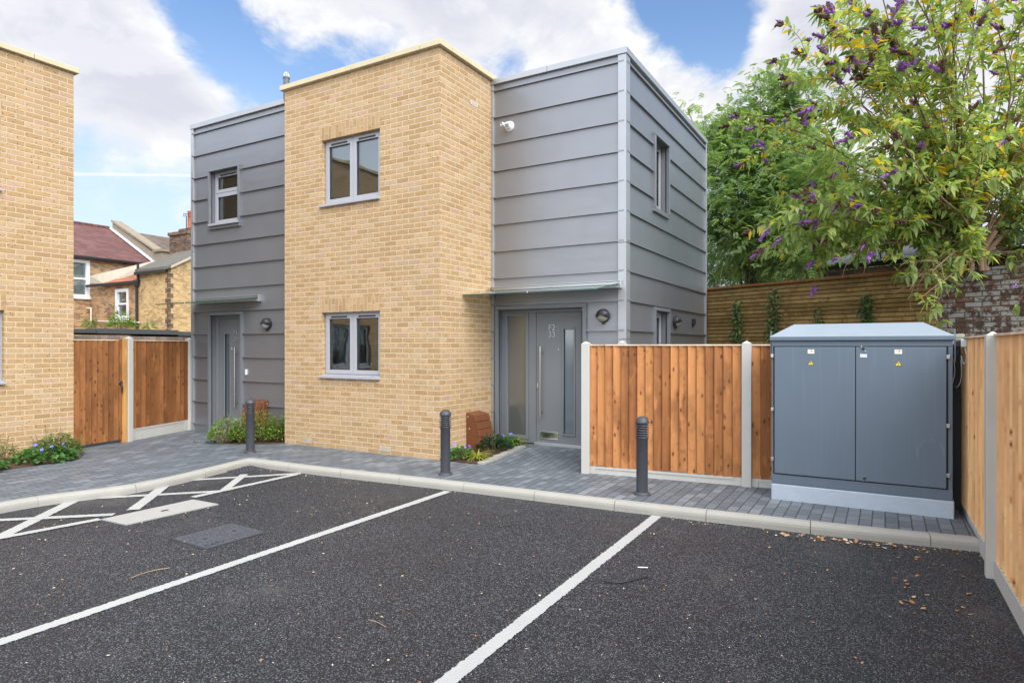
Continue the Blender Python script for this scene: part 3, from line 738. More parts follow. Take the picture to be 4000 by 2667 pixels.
# zinc volumes
wl = (p_y(826, 0, YL).x, p_y(936, 0, YL).x)
LWIN = (wl[0], wl[1], p_y(880, 872, YL).z, p_y(930, 652, YL).z)
SWIN = (9.95, 10.66, 3.84, 4.95)
d1 = (x_at(826, YL), x_at(945, YL)); d2 = (x_at(1950, YR), x_at(2279, YR))
DZ = 2.17
LDOOR = (d1[0], d1[1], -.05, DZ); RDOOR = (d2[0], d2[1], -.05, DZ); SDOOR = (9.95, 10.68, -.05, DZ)
seams = [5.64 - .4235*k for k in range(14)]
def clad(fr, u0, u1, holes, trims):
    mb.wall(fr, u0, u1, -.05, ZG, 0, holes, .13)
    for z in seams:
        if z < .06: continue
        segs = [(u0, u1)]
        for h in trims:
            if h[2] - .06 < z < h[3] + .06:
                segs = [s for a, b in segs for s in ((a, min(b, h[0]-.06)), (max(a, h[1]+.06), b)) if s[1]-s[0] > .01]
        for a, b in segs: 
            mb.fbox(fr, a+.002, b-.002, z-.010, z+.011, -.002, .034)
mb = MB(); clad(FL, XL0, XL1, [LWIN, LDOOR], [LWIN, LDOOR])
mb.poly([(XL0, YBACK, -.05), (XL0, YL, -.05), (XL0, YL, ZG), (XL0, YBACK, ZG)]); mb.poly([(XL1, YBACK, -.05), (XL0, YBACK, -.05), (XL0, YBACK, ZG), (XL1, YBACK, ZG)])
mb.build('zinc_cladding', M_ZINC, house)
mb = MB(); clad(FRr, XB1, XR1, [RDOOR], [RDOOR]); clad(FS, YR, YBACK, [SWIN, SDOOR], [SWIN, SDOOR])
mb.poly([(XR1, YBACK, -.05), (XB1, YBACK, -.05), (XB1, YBACK, ZG), (XR1, YBACK, ZG)])
mb.build('zinc_cladding', M_ZINC, house)
for bx_ in ((XL0+.03, XL1, YL+.03, YBACK-.02), (XB1, XR1-.03, YR+.03, YBACK-.02)): mb = MB(); mb.box(*bx_, ZG-.09, ZG-.03); mb.build('zinc_roof', M_FELT, house)
for spec in ([(FRr, XR1-.092, XR1+.030, 3.07, ZG, -.14, .030), (FRr, XR1-.092, XR1+.030, 1.70, 3.064, -.14, .029), (FRr, XR1-.092, XR1+.030, -.05, 1.694, -.14, .030)],
             [(FRr, XB1+.002, XB1+.050, -.05, ZG, -.01, .032)], [(FS, YBACK-.06, YBACK+.02, -.05, ZG, -.05, .035)],
             [(FL, XL0-.03, XL0+.045, 3.4, ZG, -.10, .034), (FL, XL0-.03, XL0+.045, -.05, 3.396, -.10, .033)]):
    mb = MB()
    for q_ in spec: mb.fbox(*q_)
    mb.build('corner_trim', M_ZTRIM, house, bevel=.004)
mb = MB()
for a, b in ((XL0-.04, -10.0), (-9.995, XL1-.002)): mb.fbox(FL, a, b, ZG+.001, ZG+.09, -.3, .045)
mb.box(XL0-.04, XL0+.26, YL+.302, YBACK, ZG+.001, ZG+.09); mb.build('roof_flashing', M_ZTRIM, house, bevel=.004)
mb = MB()
for a, b in ((XB1+.002, -4.41), (-4.405, XR1+.045)): mb.fbox(FRr, a, b, ZG+.001, ZG+.09, -.3, .045)
for a, b in ((YR+.302, 10.2), (10.205, 12.0), (12.005, YBACK+.03)): mb.fbox(FS, a, b, ZG+.001, ZG+.09, -.3, .045)
mb.build('roof_flashing', M_ZTRIM, house, bevel=.004)

def surround(fr, h, parent, wd=.05, proud=.035, sill=False):
    a, b, c, d = h; mb = MB()
    mb.fbox(fr, a-wd, a, c if not sill else c-wd*.8, d, -.02, proud); mb.fbox(fr, b, b+wd, c if not sill else c-wd*.8, d, -.02, proud)
    mb.fbox(fr, a-wd-.004, b+wd+.004, d, d+wd, -.02, proud+.004)
    if sill: mb.fbox(fr, a-wd-.004, b+wd+.004, c-wd*2.0, c-wd*.8-.002, -.02, proud-.01)
    return mb.build('surround', M_ZINC if sill else M_DOORF, parent, bevel=.003)
def room(fr, u0, u1, v0, v1, w0, depth):
    mb = MB(); e = w0 - depth
    for qd in ([(u0,v0,w0),(u0,v0,e),(u0,v1,e),(u0,v1,w0)], [(u1,v0,w0),(u1,v1,w0),(u1,v1,e),(u1,v0,e)], [(u0,v1,w0),(u0,v1,e),(u1,v1,e),(u1,v1,w0)],
               [(u0,v0,w0),(u1,v0,w0),(u1,v0,e),(u0,v0,e)], [(u0,v0,e),(u1,v0,e),(u1,v1,e),(u0,v1,e)]):
        mb.poly([fr.p(*x) for x in qd])
    return mb
def window(fr, h, parent, wd, split='v', sill_out=.05, vents=True, name='window', frac=.66):
    """frame with two sashes; wd = face of the frame relative to the wall plane"""
    a, b, c, d = h; t = .045; mb = MB()
    mb.fbox(fr, a, a+t, c, d, wd-.07, wd); mb.fbox(fr, b-t, b, c, d, wd-.07, wd)
    mb.fbox(fr, a+t, b-t, d-t, d, wd-.07, wd); mb.fbox(fr, a+t, b-t, c, c+t, wd-.07, wd)
    if split == 'v': m_ = (a+b)/2; cells = [(a+.028, m_-.003, c+.028, d-.028), (m_+.003, b-.028, c+.028, d-.028)]
    elif split == 'h': z = c + (d-c)*frac; cells = [(a+.028, b-.028, c+.028, z-.003), (a+.028, b-.028, z+.003, d-.028)]
    else: cells = [(a+.028, b-.028, c+.028, d-.028)]
    s = .062
    for (u0, u1, v0, v1) in cells:
        mb.fbox(fr, u0, u0+s, v0, v1, wd-.05, wd+.012); mb.fbox(fr, u1-s, u1, v0, v1, wd-.05, wd+.012)
        mb.fbox(fr, u0+s, u1-s, v1-s*1.15, v1, wd-.05, wd+.012); mb.fbox(fr, u0+s, u1-s, v0, v0+s, wd-.05, wd+.012)
    o = mb.build(name, M_FRAME, parent, bevel=.004)
    for (u0, u1, v0, v1) in cells:
        mb = MB(); mb.fbox(fr, u0+s-.004, u1-s+.004, v0+s-.004, v1-s*1.15+.004, wd-.030, wd-.022); mb.build('pane', M_GLASS, o)
        mb = MB(); g_ = .008
        for x in ((u0+s, u0+s+g_, v0+s, v1-s*1.15), (u1-s-g_, u1-s, v0+s, v1-s*1.15)): mb.fbox(fr, *x, wd-.021, wd-.010)
        for x in ((u0+s+g_, u1-s-g_, v0+s, v0+s+g_), (u0+s+g_, u1-s-g_, v1-s*1.15-g_, v1-s*1.15)): mb.fbox(fr, *x, wd-.021, wd-.010)
        mb.build('gasket', M_BLACK, o)
        if vents and v1 == d-.028:
            mb = MB(); w_ = (u1-u0); mb.fbox(fr, u0+w_*.22, u1-w_*.2, v1-.050, v1-.030, wd+.0125, wd+.028); mb.fbox(fr, u0+w_*.22, u0+w_*.25, v1-.056, v1-.030, wd+.0125, wd+.030)
            mb.build('trickle_vent', M_BLACK, o, bevel=.004)
    if sill_out:
        mb = MB(); mb.prism(Fr(fr.p(a-.0, 0, 0), tuple(-fr.N)[:2]), [(-sill_out, c-.042), (-.0-wd-.0, c-.042), (-wd, c+.004), (-sill_out, c-.010)], -(0), (b-a)) if False else None
        mb.fbox(fr, a+.001, b-.001, c-.004, c+.010, wd-.01, .002); mb.fbox(fr, a-.035, b+.004, c-.040, c-.004, -.01, sill_out)
        mb.build('sill', M_FRAME, o, bevel=.004)
    return o
w1 = window(FB, UPW, house, -.075); w2 = window(FB, LOW, house, -.075)
room(FB, -8.45, -5.55, 2.95, 5.35, -.14, 1.5).build('bedroom', M_ROOM, house); room(FB, -8.45, -5.55, .1, 2.4, -.14, 1.8).build('living_room', M_ROOM, house)
# curtain edge / blind behind the left casement upstairs, light reveal downstairs, ceiling lamp
mb = MB(); mb.fbox(FB, wx0-.2, wx1+.2, 3.6, 5.1, -.40, -.38); mb.build('blind', M_ROOM, w1)
mb = MB(); mb.fbox(FB, wx0+.10, wx0+.33, 1.0, 2.3, -.26, -.24); mb.build('blind', M_ROOM, w2)
surround(FL, LWIN, house, .045, .05, True); wlo = window(FL, LWIN, house, -.075, 'h', 0, True, frac=.60)
mb = MB(); mb.fbox(FL, LWIN[0]-.002, LWIN[1]+.03, LWIN[2]-.034, LWIN[2]+.004, -.07, .075); mb.build('sill', M_FRAME, wlo, bevel=.004)
room(FL, LWIN[0]-.5, LWIN[1]+.5, 3.2, 5.3, -.14, 1.6).build('bathroom', M_ROOM, house)
mb = MB(); mb.lathe([(.0, 3.95), (.05, 3.97), (.06, 4.06), (.03, 4.16), (.0, 4.17)], 12, Matrix.Translation((LWIN[1]-.17, YL+.25, .12))); mb.build('vase', M_WHITE, wlo)
surround(FS, SWIN, house, .05, .055, True); wso = window(FS, SWIN, house, -.10, 's', 0, True)
room(FS, SWIN[0]-.4, SWIN[1]+.4, 3.2, 5.3, -.18, 1.6).build('landing', M_ROOM, house)
surround(FS, SDOOR, house, .05, .055)
bd = window(FS, (SDOOR[0], SDOOR[1], .02, DZ), house, -.10, 's', 0, False, 'back_door')
room(FS, SDOOR[0]-.2, SDOOR[1]+.2, 0, 2.3, -.18, 1.2).build('kitchen', M_ROOM, house)

def front_door(fr, h, leaf, side, parent, gl, hu, num, npos, zt, mirror=False):
    """door leaf with glazed strip, bar handle, numerals, letter plate"""
    a, b, c, d = h; w0 = -.085; mb = MB(); t = .055
    surround(fr, h, parent, .055, .045)
    L0, L1 = leaf
    mb.fbox(fr, a, a+t, zt, d, w0-.07, w0); mb.fbox(fr, b-t, b, zt, d, w0-.07, w0); mb.fbox(fr, a+t, b-t, d-t, d, w0-.07, w0)
    if side: mb.fbox(fr, side[1], L0-.004, zt, d-t, w0-.07, w0); mb.fbox(fr, a+t, side[1], zt, zt+.06, w0-.07, w0)
    df = mb.build('door', M_DOORF, parent, bevel=.005)
    if side:
        u0, u1 = a+t, side[1]; mb = MB(); s = .05
        mb.fbox(fr, u0, u0+s, zt+.06, d-t, w0-.05, w0+.012); mb.fbox(fr, u1-s, u1, zt+.06, d-t, w0-.05, w0+.012)
        mb.fbox(fr, u0+s, u1-s, zt+.06, zt+.06+s, w0-.05, w0+.012); mb.fbox(fr, u0+s, u1-s, d-t-s, d-t, w0-.05, w0+.012); mb.build('side_light_frame', M_DOORF, df, bevel=.004)
        mb = MB(); mb.fbox(fr, u0+s, u1-s, zt+.06+s, d-t-s, w0-.03, w0-.02); mb.build('side_light', M_FROST, df)
    zb, zt2 = zt+.03, d-t-.004; mb = MB(); g0, g1, gz0, gz1 = gl
    mb.fbox(fr, L0, g0, zb, zt2, w0-.055, w0-.012); mb.fbox(fr, g1, L1, zb, zt2, w0-.055, w0-.012)
    mb.fbox(fr, g0, g1, zb, gz0, w0-.055, w0-.012); mb.fbox(fr, g0, g1, gz1, zt2, w0-.055, w0-.012)
    mb.build('leaf', M_DOOR, df)
    mb = MB(); s = .028
    for x in ((g0-s, g0, gz0-s, gz1+s), (g1, g1+s, gz0-s, gz1+s), (g0, g1, gz0-s, gz0), (g0, g1, gz1, gz1+s)): mb.fbox(fr, *x, w0-.04, w0+.006)
    mb.build('glazing_bead', M_DOORF, df, bevel=.006)
    mb = MB(); mb.fbox(fr, g0, g1, gz0, gz1, w0-.04, w0-.03); mb.build('glass_strip', M_FROST2, df)
    mb = MB(); mb.fbox(fr, L0-.02, L1+.02, zt-.03, zt+.028, w0-.06, w0+.035); mb.build('threshold', M_ALU, df, bevel=.004)
    hx, hz0, hz1 = hu; mb = MB(); mb.tube([fr.p(hx, hz0, w0+.055), fr.p(hx, hz1, w0+.055)], .0155, 12)
    for z in (hz0 + (hz1-hz0)*.09, hz1 - (hz1-hz0)*.09): mb.tube([fr.p(hx, z, w0+.052), fr.p(hx, z, w0-.012)], .011, 8)
    mb.build('bar_handle', M_STEEL, df)
    text_part(num, .128, .005, fr, npos[0], npos[1]-.006, w0-.006, M_NUM, df, 'door_number')
    mb = MB(); sx = -1 if hx > (L0+L1)/2 else 1; lx = hx - sx*.075
    mb.fbox(fr, lx-.012, lx+.012, .96, 1.03, w0-.012, w0+.0); mb.build('lock', M_STEEL, df, bevel=.003)
    mb = MB(); mb.lathe([(.012, 0), (.012, .01), (.006, .014)], 10, Matrix.Translation(fr.p((L0+L1)/2, 1.55, w0-.012)) @ Matrix.Rotation(R(90), 4, 'X')); mb.build('spyhole', M_CHROME, df)
    return df
# F2
Yd = YR + .09
X = lambda px: x_at(px, Yd)
L0, L1 = X(2095), X(2271)
g7 = lambda x, y: p_y(1750 + x*.5739, 1050 + y*.5739, Yd)
df2 = front_door(FRr, RDOOR, (L0, min(L1, d2[1]-.058)), (None, X(2066)), house, (g7(788, 0).x, g7(856, 0).x, g7(856, 1128).z, g7(856, 412).z), (g7(640, 0).x, g7(640, 1015).z, g7(640, 527).z), 'F2\n33', (g7(707, 0).x, g7(707, 416).z), .10)
def letter_plate(fr, u0, u1, v0, v1, w0, parent):
    mb = MB()
    mb.fbox(fr, u0, u1, v0, v0+.012, w0, w0+.012); mb.fbox(fr, u0, u1, v1-.012, v1, w0, w0+.012); mb.fbox(fr, u0, u0+.014, v0+.012, v1-.012, w0, w0+.012); mb.fbox(fr, u1-.014, u1, v0+.012, v1-.012, w0, w0+.012)
    mb.fbox(fr, u0+.014, u1-.014, v0+.012, v1-.012, w0, w0+.005); mb.build('letter_plate', M_CHROME, parent, bevel=.002)
a, b = g7(627, 1155), g7(748, 1113); letter_plate(FRr, a.x, b.x, a.z, b.z, -.097, df2)
# F1
Yd = YL + .09
g3 = lambda x, y: p_y(x*C3, 1200 + y*C3, Yd)
l0 = g3(1680, 0).x; l1 = d1[1] - .058
df1 = front_door(FL, LDOOR, (l0, l1), None, house, (g3(1722, 0).x, g3(1760, 0).x, g3(1740, 855).z, g3(1740, 205).z), (g3(1818, 0).x, g3(1818, 765).z, g3(1818, 308).z), 'F1\n33', (g3(1803, 0).x, g3(1803, 214).z), .075)
mb = MB(); mb.fbox(FL, d1[0]+.055, l0-.004, .075, DZ-.055, -.15, -.09); mb.build('jamb', M_DOORF, df1)
a, b = g3(1778, 884), g3(1850, 852); letter_plate(FL, a.x, min(b.x, l1-.02), a.z, b.z, -.097, df1)
mb = MB(); mb.fbox(FRr, d2[0], d2[1], -.05, .07, -.13, -.02); mb.build('door_step', M_KERB, house)
mb = MB(); mb.fbox(FL, d1[0], d1[1], -.05, .045, -.13, -.02); mb.build('door_step', M_KERB, house)
# doorbell
p = p_y(964.5, 1453, YL); mb = MB(); mb.fbox(FL, p.x-.022, p.x+.022, p.z-.05, p.z+.05, .0, .028); mb.build('doorbell', M_WHITE, house, bevel=.006)
# bulkhead wall lamps
def wall_lamp(fr, u, v, r=.098):
    Mx = Matrix.Translation(fr.p(u, v, 0)) @ Matrix((( *fr.U, 0), (0, 0, 1, 0), (*(-Vector((0,0,0))), 0), (0, 0, 0, 1))) if False else None
    def P(a, rr, w_): return fr.p(u + rr*math.cos(a), v + rr*math.sin(a), w_)
    lamp = MB(); n = 28
    prof = [(r, .0), (r*1.02, .02), (r*.98, .05)]
    for (r0, w0), (r1, w1_) in zip(prof, prof[1:]):
        for j in range(n):
            a0, a1 = 2*math.pi*j/n, 2*math.pi*(j+1)/n; lamp.poly([P(a0, r0, w0), P(a1, r0, w0), P(a1, r1, w1_), P(a0, r1, w1_)])
    # hood over the upper half
    def shell(m, amin, amax, r0, rings, wmax, pw):
        st = 14
        for k in range(rings):
            f0, f1 = k/rings, (k+1)/rings
            for j in range(st):
                a0 = amin + (amax-amin)*j/st; a1 = amin + (amax-amin)*(j+1)/st
                q_ = [(a0, f0), (a1, f0), (a1, f1), (a0, f1)]
                m.poly([P(a_, r0*math.cos(f_*math.pi/2), .05 + wmax*math.sin(f_*math.pi/2)) for a_, f_ in q_]); m.sm[-1] = True
    shell(lamp, -.35, math.pi+.35, r*.98, 8, .075, 1)
    for k in range(3):
        z = v + .012 - k*.020; hw = r*.95
        lamp.fbox(fr, u-hw, u+hw, z, z+.008, .03, .118 - .012*k)
    o = lamp.build('wall_lamp', M_BLACK, house)
    le = MB(); shell(le, math.pi+.30, 2*math.pi-.30, r*.93, 7, .068, 1); le.build('lens', M_LENS, o)
    s_ = MB(); s_.fbox(fr, u-.014, u+.014, v-r-.028, v-r+.012, .01, .05); s_.build('sensor', M_BLACK, o, bevel=.008)
for fr, p in ((FL, p_y(1048, 1264, YL)), (FRr, p_y(2358, 1233, YR))): wall_lamp(fr, p.x, p.z)
p = p_x(2634, 1256, XR1); wall_lamp(FS, p.y, p.z)
p = p_x(2704, 1255, XR1); mb = MB(); mb.fbox(FS, p.y-.05, p.y+.05, p.z-.06, p.z+.05, .0, .06); mb.fbox(FS, p.y-.025, p.y+.025, p.z-.10, p.z-.06, .0, .04); mb.build('photocell', M_BLACK, house, bevel=.008)
# boiler terminal on the right-hand cladding
p = p_y(1991, 495, YR); mb = MB(); Mx = Matrix.Translation(FRr.p(p.x, p.z, 0)) @ Matrix.Rotation(R(90), 4, 'X')
mb.lathe([(.082, 0), (.082, .012), (.070, .024), (.055, .03), (.05, .09), (.046, .094)], 24, Mx); vt = mb.build('flue_terminal', M_WHITE, house)
mb = MB(); mb.lathe([(.030, .09), (.032, .135), (.028, .137), (.024, .10)], 16, Mx @ Matrix.Translation((-.035, .02, -.01)) @ Matrix.Rotation(R(-20), 4, 'Y')); mb.build('outlet', M_WHITE, vt)
mb = MB()
for k in range(4): mb.fbox(FRr, p.x-.03, p.x+.035, p.z-.035+k*.014, p.z-.029+k*.014, .095, .098)
mb.build('grille', M_BLACK, vt)
# glass canopies
def canopy(fr, u0, u1, zr, zf, proj, cut):
    mb = MB(); mb.prism(fr, [(0, 0)]*0 or [(u0-.0, zr-.045), (u1, zr-.045), (u1, zr+.04), (u0, zr+.04)], .0, .05)
    mb.fbox(fr, u0, u1, zr-.055, zr-.0455, .0, .10); mb.fbox(fr, u0, u1, zr+.0405, zr+.05, .0, .075)
    cr = mb.build('canopy', M_ALU, house, bevel=.003)
    mb = MB(); mb.fbox(fr, u1-.001, u1+.02, zr-.06, zr+.055, 0, .07); mb.build('end_cap', M_ALU, cr, bevel=.003)
    for a, b in ((u0+.01, cut-.006), (cut+.006, u1-.03)):
        mb = MB(); t = .016
        i = mb.add([fr.p(a, zr, .045), fr.p(b, zr, .045), fr.p(b, zf, proj), fr.p(a, zf, proj), fr.p(a, zr+t, .045), fr.p(b, zr+t, .045), fr.p(b, zf+t, proj), fr.p(a, zf+t, proj)])
        for f in ((0, 1, 2, 3), (7, 6, 5, 4)): mb.face([i+k for k in f])
        o = mb.build('glass_sheet', M_CGLASS, cr); mb = MB()
        i = mb.add([fr.p(a, zr, .05), fr.p(b, zr, .05), fr.p(b, zf, proj), fr.p(a, zf, proj), fr.p(a, zr+t, .05), fr.p(b, zr+t, .05), fr.p(b, zf+t, proj), fr.p(a, zf+t, proj)])
        for f in ((3, 2, 6, 7), (2, 1, 5, 6), (0, 3, 7, 4)): mb.face([i+k for k in f])
        mb.build('glass_edge', M_GEDGE, o)
    mb = MB(); mb.tube([fr.p(cut, zf-.004, proj+.004), fr.p(cut, zf+.020, proj+.004)], .009, 8); mb.build('glass_clip', M_ALU, cr)
canopy(FRr, XB1+.01, -3.235, 2.48, 2.345, .84, x_at(2060, YR-.84))
canopy(FL, -11.30, -9.51, 2.45, 2.335, .84, x_at(722, YL-.84))
mb = MB(); mb.fbox(FL, LWIN[0]-.2, LWIN[1]+.2, LWIN[2]-.2, LWIN[3]+.2, -.42, -.40); mb.build('blind', M_ROOM, wlo)
# boiler flue pipe on the left roof
mb = MB(); fx, fy = -8.715, 7.42
mb.tube(smooth([Vector(q_) for q_ in ((fx+.14, fy, 5.62), (fx+.06, fy, 5.66), (fx, fy, 5.74), (fx, fy, 5.86), (fx, fy, 6.10))], 2), .050, 16)
mb.lathe([(.056, 6.095), (.058, 6.105), (.058, 6.125), (.05, 6.13)], 16, Matrix.Translation((fx, fy, 0)))
fp = mb.build('flue_pipe', M_FLUE, house)
mb = MB()
for k in range(8):
    a = 2*math.pi*k/8; mb.tube([(fx+.042*math.cos(a), fy+.042*math.sin(a), 6.128), (fx+.042*math.cos(a), fy+.042*math.sin(a), 6.17), (fx+.015*math.cos(a), fy+.015*math.sin(a), 6.205)], .005, 6)
mb.lathe([(.02, 6.20), (.022, 6.206), (.0, 6.212)], 12, Matrix.Translation((fx, fy, 0))); mb.build('cage', M_STEEL, fp)
mb = MB(); mb.tube([(XL1+.02, 7.46, .36), (XL1-.05, 7.46, .36), (XL1-.05, 7.46, .30)], .035, 10); mb.build('gas_elbow', M_BLACK, house)

# meter boxes
def meter_box(name, fr, u0, u1, zb, label):
    t = thing(name, label, 'meter box', fr.p((u0+u1)/2, zb, .1), 'brown meter boxes at the house wall')
    f2 = Fr(fr.p(u1, 0, 0), tuple(fr.N)[:2])          # u outward
    mb = MB(); prof = [(.0, zb), (.20, zb), (.255, zb+.24), (.245, zb+.27), (.15, zb+.60), (.0, zb+.635)]
    i = mb.add([fr.p(u0, z, w_) for w_, z in prof] + [fr.p(u1, z, w_) for w_, z in prof]); n = len(prof)
    mb.face([i+k for k in range(n)]); mb.face([i+n+k for k in reversed(range(n))])
    for k in range(n): mb.face((i+k, i+n+k, i+n+(k+1) % n, i+(k+1) % n))
    mb.build('body', M_METER, t, bevel=.012)
    mb = MB(); e = .012
    def fp(u, f, pr): return fr.p(u, zb+.275 + (.60-.275)*f, .243 + (.15-.243)*f + pr)
    for f0, f1 in ((.02, .33), (.355, .665), (.69, .98)):
        i = mb.add([fp(u0-.012, f0, .0), fp(u1+.012, f0, .0), fp(u1+.012, f1, .0), fp(u0-.012, f1, .0), fp(u0-.012, f0, e), fp(u1+.012, f0, e), fp(u1+.012, f1, e), fp(u0-.012, f1, e)])
        for f in ((4, 5, 6, 7), (0, 1, 5, 4), (1, 2, 6, 5), (2, 3, 7, 6), (3, 0, 4, 7)): mb.face([i+k for k in f])
    ld = mb.build('lid', M_METER, t, bevel=.004)
    mb = MB(); mb.lathe([(.012, 0), (.012, .006), (.004, .008)], 12, Matrix.Translation(fp((u0+u1)/2, .12, e)) @ Vector(fr.N).to_track_quat('Z', 'Y').to_matrix().to_4x4()); mb.build('lock', M_BLACK, ld)
    for f, w_ in ((.9, .035), (.62, .06)): mb = MB(); mb.fbox(fr, u0-.006 if fr is FBS else u1, u0 if fr is FBS else u1+.006, zb+.635*f-.006, zb+.635*f+.006, w_-.006, w_+.006); mb.build('screw', M_WHITE, t)
meter_box('meter_box', FBS, 7.93, 8.30, -.02, 'brown sloped lid meter box on brick side wall beside the golden grass')
meter_box('meter_box', FL, -9.70, -9.31, .03, 'brown meter box on grey cladding half hidden behind shrubs and a bollard')

# ================================================================== NEIGHBOURING BRICK BLOCK (left)
nb = thing('brick_building', 'yellow brick flat roofed building cut off by the left picture edge', 'building', (-11.5, 2, 0))
XN, YN = -10.83, 5.15
FN = Fr((XN, 0, 0), (0, 1))
NW = (2.98, 4.25, 1.10, 2.11); NW2 = (2.98, 4.20, 3.83, 4.85)
mb = MB(); mb.wall(FN, -.6, YN, -.05, ZB, 0, [NW, NW2], .11)
mb.poly([(XN, YN, -.05), (-17, YN, -.05), (-17, YN, ZB), (XN, YN, ZB)]); mb.poly([(-17, -.6, -.05), (XN, -.6, -.05), (XN, -.6, ZB), (-17, -.6, ZB)]); mb.poly([(-17, YN, -.05), (-17, -.6, -.05), (-17, -.6, ZB), (-17, YN, ZB)])
nbw = mb.build('brick_wall', M_BRICK, nb)
for (a, b, lo, hi) in (NW, NW2):
    mb = MB()
    for i in range(16):
        mb.fbox(FN, a-.02+(b-a+.04)*i/16, a-.02+(b-a+.04)*(i+1)/16, hi+.001, hi+.214, -.1, .004)
    mb.build('soldier_course', M_SOLDIER, nbw)
    window(FN, (a, b, lo, hi), nb, -.075)
    room(FN, a-.6, b+.6, lo-.9, hi+.4, -.14, 2.5).build('room', M_ROOM, nb)
mb = MB()
yy = [-.66, .2, 1.1, 2.0, 2.9, 3.75, 4.6, YN+.06]
for a, b in zip(yy, yy[1:]): mb.fbox(FN, a+.003, b-.003, ZB, ZB+.078, -.24, ov)
mb.box(-17, XN-.243, YN-.24, YN+.06, ZB, ZB+.078); mb.build('coping', M_COPE, nb, bevel=.006)
mb = MB(); mb.box(-16.9, XN-.05, -.5, YN-.05, ZB-.2, ZB-.15); mb.build('roof', M_FELT, nb)
# its grey clad wing, set back, outside the frame
FNG = Fr((XN-.28, 0, 0), (0, 1)); mb = MB(); mb.wall(FNG, -4.2, -.6, -.05, ZG, 0, [], .1)
for z in seams:
    if z > .06: mb.fbox(FNG, -4.2, -.602, z-.010, z+.011, -.002, .034)
mb.build('zinc_cladding', M_ZINC, nb)

# ================================================================== FENCES
def post_mb(mb, x, y, z0, z1, s=.05, ang=0.0):
    c, n = math.cos(ang), math.sin(ang); f2 = Fr((x, y, 0), (c, n))
    mb.fbox(f2, -s, s, z0, z1-.035, -s, s)
    i = mb.add([f2.p(a, z1-.0345, b) for a, b in ((-s-.001, s+.001), (s+.001, s+.001), (s+.001, -s-.001), (-s-.001, -s-.001))] + [f2.p(0, z1, 0)])
    for k in range(4): mb.face((i+k, i+(k+1) % 4, i+4))
def boards(mb, fr, u0, u1, z0, z1, pitch=.105, seed=1, w0=0.0, jag=.006, flip=False):
    r_ = random.Random(seed); n = max(1, round((u1-u0)/pitch)); p = (u1-u0)/n
    for i in range(n):
        a = u0 + i*p; b = a + p - .007; zb = z0 + r_.uniform(-jag, jag); mb.tint = r_.random()
        wa, wb = (w0+.002, w0+.027) if not flip else (w0+.027, w0+.002)
        c = [(a, zb, wa), (b, zb, wb), (b, z1, wb), (a, z1, wa), (a, zb, w0), (b, zb, w0), (b, z1, w0), (a, z1, w0)]
        k = mb.add([fr.p(*q_) for q_ in c]); o_ = r_.uniform(0, 40); u_ = [(q_[0]+o_, q_[1]) for q_ in c]
        for f in ((0, 1, 2, 3), (1, 5, 6, 2), (4, 0, 3, 7), (3, 2, 6, 7), (4, 5, 1, 0), (5, 4, 7, 6)): mb.face([k+j for j in f], [u_[j] for j in f])
    mb.tint = .1; mb.fbox(fr, u0, u1, z0+.03, z1-.005, w0-.012, w0-.004, True); mb.tint = .5
def gravel(mb, fr, u0, u1, z0, z1, wf=.012):
    mb.fbox(fr, u0, u1, z0, z1, -.04, wf-.008); t = .028
    mb.fbox(fr, u0, u1, z0, z0+t*.6, wf-.008, wf); mb.fbox(fr, u0, u1, z1-t, z1, wf-.008, wf); mb.fbox(fr, u0, u0+.07, z0+t*.6, z1-t, wf-.008, wf); mb.fbox(fr, u1-.07, u1, z0+t*.6, z1-t, wf-.008, wf)
# front fence by the door and cabinet
p1 = p_z(2290, 1846, 0); p2 = p_z(2917, 1898, 0)
FF = Fr((p1.x, p1.y, 0), (p2-p1).to_2d()); L12 = (p2-p1).length
ff = thing('wooden_fence', 'orange brown feather edge fence with concrete posts left of the grey cabinet', 'fence', (p1.x, p1.y, 0))
for k in range(3):
    q_ = FF.p(L12*k, 0, 0); mb = MB(); post_mb(mb, q_.x, q_.y, -.2, 1.665, .052, math.atan2(FF.U.y, FF.U.x)); mb.build('post', M_POST, ff, bevel=.006)
for k in range(2):
    a, b = L12*k+.053, L12*(k+1)-.053
    mb = MB(); boards(mb, FF, a, b, .098, 1.605, .098, 5+k, -.01, flip=True); mb.build('panel', M_WOOD, ff)
    mb = MB(); mb.fbox(FF, a, b, 1.606, 1.622, -.03, .022, True); mb.build('capping_rail', M_CAP, ff)
    mb = MB(); gravel(mb, FF, a, b, -.06, .093); mb.build('gravel_board', M_POST, ff)
FQ = Fr((p1.x+.02, p1.y+.055, 0), (.06, 1)); q_ = FQ.p(1.0, 0, 0)
rt = thing('fence_return', 'short fence return behind the front fence, only its white post tip showing', 'fence', (q_.x, q_.y, 0))
mb = MB(); post_mb(mb, -3.15, 8.45, -.1, 1.68, .05); mb.build('post', M_POST, rt, bevel=.006)
mb = MB(); boards(mb, FQ, .05, .92, .16, 1.58, .104, 9); mb.build('panel', M_WOOD, rt)
# left fence with gate
pa = p_z(502, 1723, 0); pb = Vector((-11.52, 7.50, 0)); pg = Vector((-10.86, 5.20, 0))
FG = Fr((pa.x, pa.y, 0), (pb-pa).to_2d()); LG = (pb-pa).length
lf = thing('wooden_fence', 'dark brown feather edge fence between the side gate and the grey cladding', 'fence', (pa.x, pa.y, 0))
